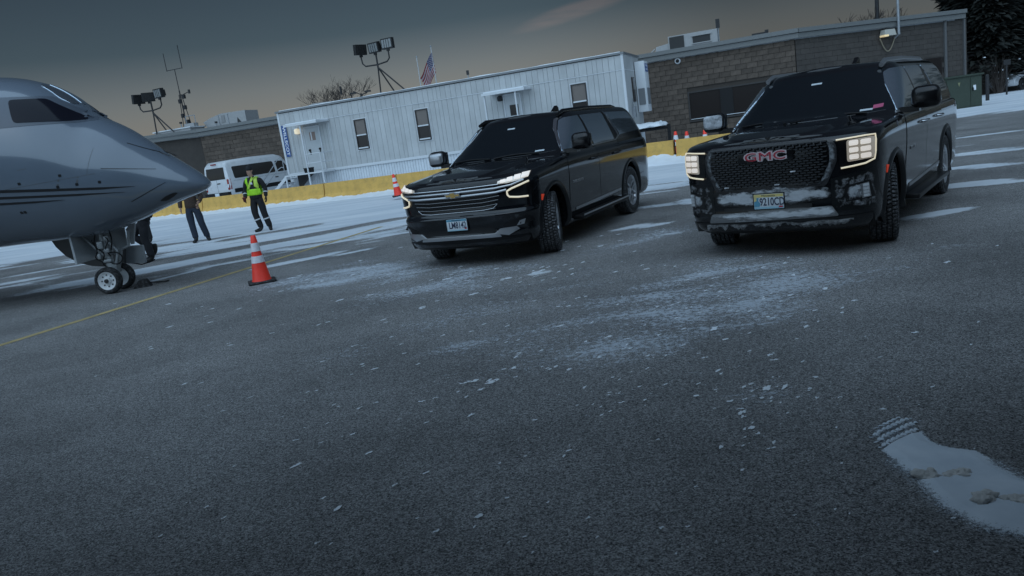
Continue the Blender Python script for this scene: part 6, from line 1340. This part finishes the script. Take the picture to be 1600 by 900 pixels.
def small_suv(label, loc, rz, group):
    o = thing('parked_car', label, 'car', loc, rz, group)
    pr = [(-2.3, .32), (2.15, .32), (2.28, .5), (2.25, .78), (2.05, .93), (1.1, 1.06), (.35, 1.58), (-.3, 1.68), (-1.7, 1.64), (-2.2, 1.08), (-2.32, .7)]
    bm = bmesh.new(); ys = [-.92, -.80, 0, .80, .92]
    rings = []
    for y, k in ((-.92, 0), (-.84, 1), (.84, 1), (.92, 0)):
        rings.append([bm.verts.new((x*(1 if k else .985), y*(.80 if z > 1.2 else 1)*(1 if k else 1), z)) for x, z in pr])
    for a, c in zip(rings, rings[1:]):
        for i in range(len(pr)): bm.faces.new((a[i], a[(i+1) % len(pr)], c[(i+1) % len(pr)], c[i]))
    bm.faces.new(rings[0][::-1]); bm.faces.new(rings[-1]); bmesh.ops.recalc_face_normals(bm, faces=bm.faces); bmesh.ops.bevel(bm, geom=bm.edges[:], offset=.05, segments=2, affect='EDGES')
    me = bpy.data.meshes.new('c'); bm.to_mesh(me); tb = bmesh.new(); tb.from_mesh(me); bmesh.ops.triangulate(tb, faces=tb.faces); bv = BVHTree.FromBMesh(tb); tb.free(); bm.free(); link('body', me, CARW, o, smooth=40)
    F = lambda nm, pl, m, off=.006, **k: link(nm, patch_mesh(bv, (4, 0, 0), (0, 1, 0), (0, 0, 1), (-1, 0, 0), pl, off, .01, .15, .02), m, o, smooth=30)
    F('windscreen', [(-.70, 1.10), (.70, 1.10), (.60, 1.54), (-.60, 1.54)], GLASSD); F('grille', [(-.42, .60), (.42, .60), (.46, .80), (-.46, .80)], TRIM); F('lower_grille', [(-.6, .36), (.6, .36), (.55, .5), (-.55, .5)], BLACKP)
    for s in (1, -1):
        pl = [(s*.5, .70), (s*.84, .74), (s*.84, .88), (s*.52, .82)]; F('headlight', pl if s > 0 else pl[::-1], mat('clear lamp', (.5, .52, .55), .15, metal=.4))
        S_ = lambda nm, pl, m: link(nm, patch_mesh(bv, (0, 3*s, 0), (1, 0, 0), (0, 0, 1), (0, -s, 0), pl if s > 0 else pl[::-1], .006, .01, .2, .03), m, o, smooth=30)
        S_('side_window', [(.85, 1.10), (.25, 1.52), (-.55, 1.58), (-.55, 1.08)], GLASSD); S_('side_window', [(-.65, 1.08), (-.65, 1.58), (-1.55, 1.55), (-1.85, 1.12)], GLASSD)
        for x in (1.42, -1.40):
            X = Matrix.Translation((x, s*.86, .36)) @ Matrix.Rotation(-s*pi/2, 4, 'X'); b = MB(); b.lathe([(.20, -.10), (.33, -.10), (.36, -.06), (.36, .06), (.33, .10), (.20, .10)], 28, X, close=True); wh = b.build('wheel', RUBBER, o, smooth=40); b = MB(); b.lathe([(.20, .0), (.21, .085), (.06, .06), (.03, .09)], 20, X); b.build('rim', ALLOY, wh, smooth=40)
            b = MB(); b.lathe([(.40, .0), (.40, .085)], 28, X); b.build('wheel_well', BLACKP, o)
        b = MB(); b.box((.75, s*1.0, 1.12), (.12, .2, .14)); b.build('side_mirror', CARW, o)
    return o
g = gp(1560, 146); c_1 = small_suv('white parked car nearest the green cabinet, nose towards the camera', (g.x+2.6, g.y+1.7, 0), radians(205), 'white cars parked at the far right')
small_suv('white parked car behind the thin sign post, partly cut by the photo edge', (g.x+5.8, g.y+.4, 0), radians(205), 'white cars parked at the far right')
EVG = mat('dark evergreen needles', (.012, .015, .012), .9, var=.3, vscale=3)
def dark_tree(label, x, y, h, r_, seed):
    rr = random.Random(seed); o = thing('evergreen_tree', label, 'tree', (x, y, 0), 0, 'dark evergreen trees at the far right'); b = MB(); b.tube([(0, 0, 0), (0, 0, h*.95)], [.22, .04], 7); b.build('trunk', BARK, o); cm = MB()
    for _ in range(9000):
        t_ = rr.random()**.75; z = h*(.06+.94*t_); rad = r_*(1-t_)**.8*(.35+.65*rr.random()**.5)+.1; a = rr.random()*2*pi; rad *= .8+.35*noise.noise((cos(a)*2, sin(a)*2+seed, z*.9)); l = rr.uniform(.3, .7)
        c = Vector((rad*cos(a), rad*sin(a), z+rr.uniform(-.2, .2))); d = Vector((cos(a), sin(a), rr.uniform(-.6, .2)))*l; sd_ = Vector((-sin(a), cos(a), rr.uniform(-.5, .5)))*l*.32
        cm.v += [tuple(c-sd_), tuple(c+d), tuple(c+sd_)]; k = len(cm.v); cm.f.append((k-3, k-2, k-1)); cm.mi.append(0)
    link('crown', cm.mesh(fix=False), EVG, o); return o
for i, (u, y, h, r_, lab) in enumerate(((1512, 52, 10.0, 3.2, 'dark evergreen just right of the block building end'), (1545, 50, 10.5, 3.4, 'dark evergreen above the bollard post'), (1575, 53, 11.6, 3.6, 'dark evergreen above the parked white cars'), (1612, 51, 12.5, 3.8, 'dark evergreen at the right edge of the photo'))):
    dark_tree(lab, py(u, 90, y).x, y, h, r_, 20+i)
# low retaining wall and snowy shrub behind the cars
q = py(1500, 100, 49); o = thing('retaining_wall', 'low dark retaining wall running behind the white parked cars', 'wall', (q.x, 49, 0), .12); b = MB(); b.box((8, 0, .95), (16, .4, 1.9)); b.build('wall_body', BLKD, o)
for z in (1.95, 2.55): b = MB(); b.box((8, -.1, z), (16, .12, .12)); b.build('guard_rail', DARKST, o)
for k in range(8): b = MB(); b.box((.5+2*k, 0, 2.3), (.1, .1, .8)); b.build('rail_post', DARKST, o)
sh = thing('shrub', 'bare shrub dusted with snow in front of the retaining wall', 'shrub', (py(1560, 108, 48).x, 48, 0), 0); rr = random.Random(2); b = MB(); c = MB(); p_ = Vector((0, 0, 0))
for _ in range(150):
    a = rr.random()*2*pi; e = p_+Vector((rr.uniform(0, 1.6)*cos(a), rr.uniform(0, .8)*sin(a), rr.uniform(.6, 2.4))); b.tube([p_+Vector((.2*cos(a), .2*sin(a), 0)), (p_+e)/2+Vector((0, 0, .2)), e], [.02, .014, .006], 3, cap=False)
    if rr.random() < .12: c.box(e, (rr.uniform(.06, .16), .1, rr.uniform(.05, .1)))
b.build('branches', BARK, sh); c.build('snow_tufts', SNOW, sh, kind='stuff')
# ---- white passenger van behind the barrier
VANW = mat('white van paint', (.60, .62, .64), .3, coat=.3, dirt=((.40, .40, .40), .4, 3)); VGL = mat('van glass', (.035, .032, .03), .06)
van = thing('passenger_van', 'white passenger van parked behind the yellow barrier left of the office trailer', 'van', (-15.9, 44.0, 0), radians(60))
secs = [(0, 1.70, .36, .95), (.06, 2.30, .36, 1.0), (.25, 2.46, .36, 1.02), (2, 2.53, .38, 1.03), (4.0, 2.52, .38, 1.03), (4.45, 2.40, .38, 1.02), (5.2, 1.55, .38, 1.0), (5.8, 1.15, .38, .95), (5.98, .8, .4, .8)]
b = MB(); n = 0; pts = 15
for x, zt, zb, hw in secs:
    ring = []
    for y_, z_ in ((.0, zb), (.9, zb), (.97, zb+.10), (1.0, zb+.35*(zt-zb)), (1.0, zb+.48*(zt-zb)), (.95, zb+.70*(zt-zb)), (.87, zb+.92*(zt-zb)), (.80, zt-.06), (.66, zt)): ring.append((x, y_*hw, z_))
    ring = ring+[(x, -y, z) for x, y, z in ring[::-1] if y > 0]; n = len(ring); b.v += ring
for i in range(len(secs)-1):
    for k in range(n): b.f.append((i*n+k, (i+1)*n+k, (i+1)*n+(k+1) % n, i*n+(k+1) % n))
b.f += [tuple(range(n)), tuple(range((len(secs)-1)*n, len(secs)*n))[::-1]]; b.mi = [0]*len(b.f)
vm = b.mesh(); bm = bmesh.new(); bm.from_mesh(vm); bmesh.ops.triangulate(bm, faces=bm.faces); bvV = BVHTree.FromBMesh(bm); bm.free(); link('body', vm, VANW, van, smooth=40)
def V(nm, pl, m, off=.008, s=-1, parent=None, rnd=.06): return link(nm, patch_mesh(bvV, (0, 3*s, 0), (1, 0, 0), (0, 0, 1), (0, -s, 0), pl, off, .012, .2, rnd), m, parent or van, smooth=30)
def VR(nm, pl, m, off=.010, parent=None, rnd=.04): return link(nm, patch_mesh(bvV, (-3, 0, 0), (0, -1, 0), (0, 0, 1), (1, 0, 0), pl, off, .012, .2, rnd), m, parent or van, smooth=30)
for s in (-1, 1):
    V('side_window', [(.45, 1.42), (.42, 2.10), (3.55, 2.12), (3.62, 1.45)], VGL, .010, s, rnd=.10); V('side_window', [(3.80, 1.45), (3.75, 2.10), (4.35, 2.08), (4.85, 1.55), (4.6, 1.45)], VGL, .010, s); V('side_moulding', [(.3, .62), (.3, .85), (5.4, .85), (5.4, .62)], BLACKP, .012, s); V('panel_line', [(.35, 1.30), (.35, 1.315), (4.8, 1.335), (4.8, 1.32)], STEEL, .004, s, rnd=0)
    V('door_handle', [(3.5, 1.12), (3.5, 1.18), (3.75, 1.18), (3.75, 1.12)], BLACKP, .02, s)
    pl = [(s*-.96, .82), (s*-.96, 1.42), (s*-.86, 1.42), (s*-.86, .82)]; tl = VR('tail_lamp', pl if s < 0 else pl[::-1], mat('red lamp lens'), .02); pl = [(s*-.95, .95), (s*-.95, 1.15), (s*-.88, 1.15), (s*-.88, .95)]; VR('tail_lamp_clear', pl if s < 0 else pl[::-1], PLATEW, .034, tl)
    V('tail_lamp_side', [(.01, .85), (.01, 1.45), (.14, 1.45), (.14, .85)], mat('red lamp lens'), .012, s, rnd=.02)
    for x in (1.05, 4.8):
        X = Matrix.Translation((x, s*.90, .36)) @ Matrix.Rotation(-s*pi/2, 4, 'X'); q = MB(); q.lathe([(.2, -.11), (.34, -.11), (.36, -.07), (.36, .07), (.34, .11), (.2, .11)], 24, X, close=True); wh = q.build('wheel', RUBBER, van, smooth=40); q = MB(); q.lathe([(.2, 0), (.21, .09), (.08, .06), (.04, .1)], 16, X); q.build('rim', ALLOY, wh, smooth=40)
    q = MB(); q.box((4.75, s*1.2, 1.5), (.14, .22, .36)); q.build('side_mirror', BLACKP, van)
VR('rear_window', [(-.76, 1.45), (.76, 1.45), (.72, 2.12), (-.72, 2.12)], VGL); VR('door_seam', [(-.006, .75), (.006, .75), (.006, 1.44), (-.006, 1.44)], DARKST, .004, rnd=0)
for a in (-1, 1): VR('door_panel', [(min(a*.04, a*.74), 1.04), (max(a*.04, a*.74), 1.04), (max(a*.04, a*.74), 1.32), (min(a*.04, a*.74), 1.32)], VANW, .012)
q = MB(); q.box((-.07, 0, .55), (.20, 1.95, .34)); q.build('rear_bumper', BLACKP, van); q = MB(); q.box((-.185, -.05, .62), (.02, .34, .17)); q.build('licence_plate', PLATEW, van); VR('door_handle', [(.05, 1.2), (.3, 1.2), (.3, 1.26), (.05, 1.26)], BLACKP, .03)
q = MB(); q.box((0.0, 0, 2.33), (.06, .4, .06)); q.build('brake_lamp', mat('red lamp lens'), van)

# far wood beyond the field on the right, one dark mass
rr = random.Random(77); cm = MB()
for _ in range(16000):
    a = radians(rr.uniform(36, 150)); d = rr.uniform(85, 110); top = 9+5*noise.noise((a*9, 1, 0))+3*noise.noise((a*31, 2, 0)); z = rr.random()**.8*top; l = rr.uniform(.5, 1.3)
    c = Vector((d*sin(a), d*cos(a), z)); e = Vector((rr.uniform(-1, 1), rr.uniform(-1, 1), rr.uniform(-.8, .8))).normalized()*l; f_ = Vector((rr.uniform(-1, 1), rr.uniform(-1, 1), rr.uniform(-.8, .8))).normalized()*l*.6
    k = len(cm.v); cm.v += [tuple(c-e*.5), tuple(c+e*.5), tuple(c+f_)]; cm.f.append((k, k+1, k+2)); cm.mi.append(0)
o = link('distant_wood', cm.mesh(fix=False), EVG, kind='stuff'); tag(o, 'dark wood far off beyond the parked white cars at the right', 'wood')
# ================================================================== ADDED CANOPY, unseen, behind and above the camera to shade the near ground
can = thing('added_shade_canopy', 'added flat dark canopy on steel columns, unseen overhead, shading the near ground', 'canopy', (0, 0, 0), 0)
CANM = mat('shade canopy soffit', (.05, .05, .052), .8, var=.1)
b = MB(); b.box((0, -4.45, 4.75), (34, 12.9, .22)); b.build('canopy_roof', CANM, can)
for y in (1.95, -10.85): b = MB(); b.box((0, y, 4.80), (34.3, .12, .5)); b.build('canopy_fascia', DARKST, can)
for k in range(9): b = MB(); b.box((-16+4*k, -5.2, 4.52), (.16, 11.0, .22)); b.build('canopy_beam', DARKST, can)
for k in range(5): b = MB(); b.box((-15+7.5*k, -1.9, 2.2), (.25, .25, 4.4)); b.build('canopy_column', DARKST, can)
tb_ = thing('added_back_wall', 'added brown block wall with dark glazing backing the shade canopy, unseen behind the viewpoint', 'building', (0, -11, 0), 0)  # unseen wall, added to go with the shade canopy
b = MB(); b.box((0, -.2, 2.3), (34, .4, 4.6)); b.build('wall_body', BLKD, tb_)
for k in range(6): b = MB(); b.box((-14+5.6*k, .02, 1.6), (3.6, .08, 2.4)); w_ = b.build('window', WFR, tb_); link('window_pane', MB().box((-14+5.6*k, .07, 1.6), (3.4, .04, 2.2)).mesh(), WGL, w_)
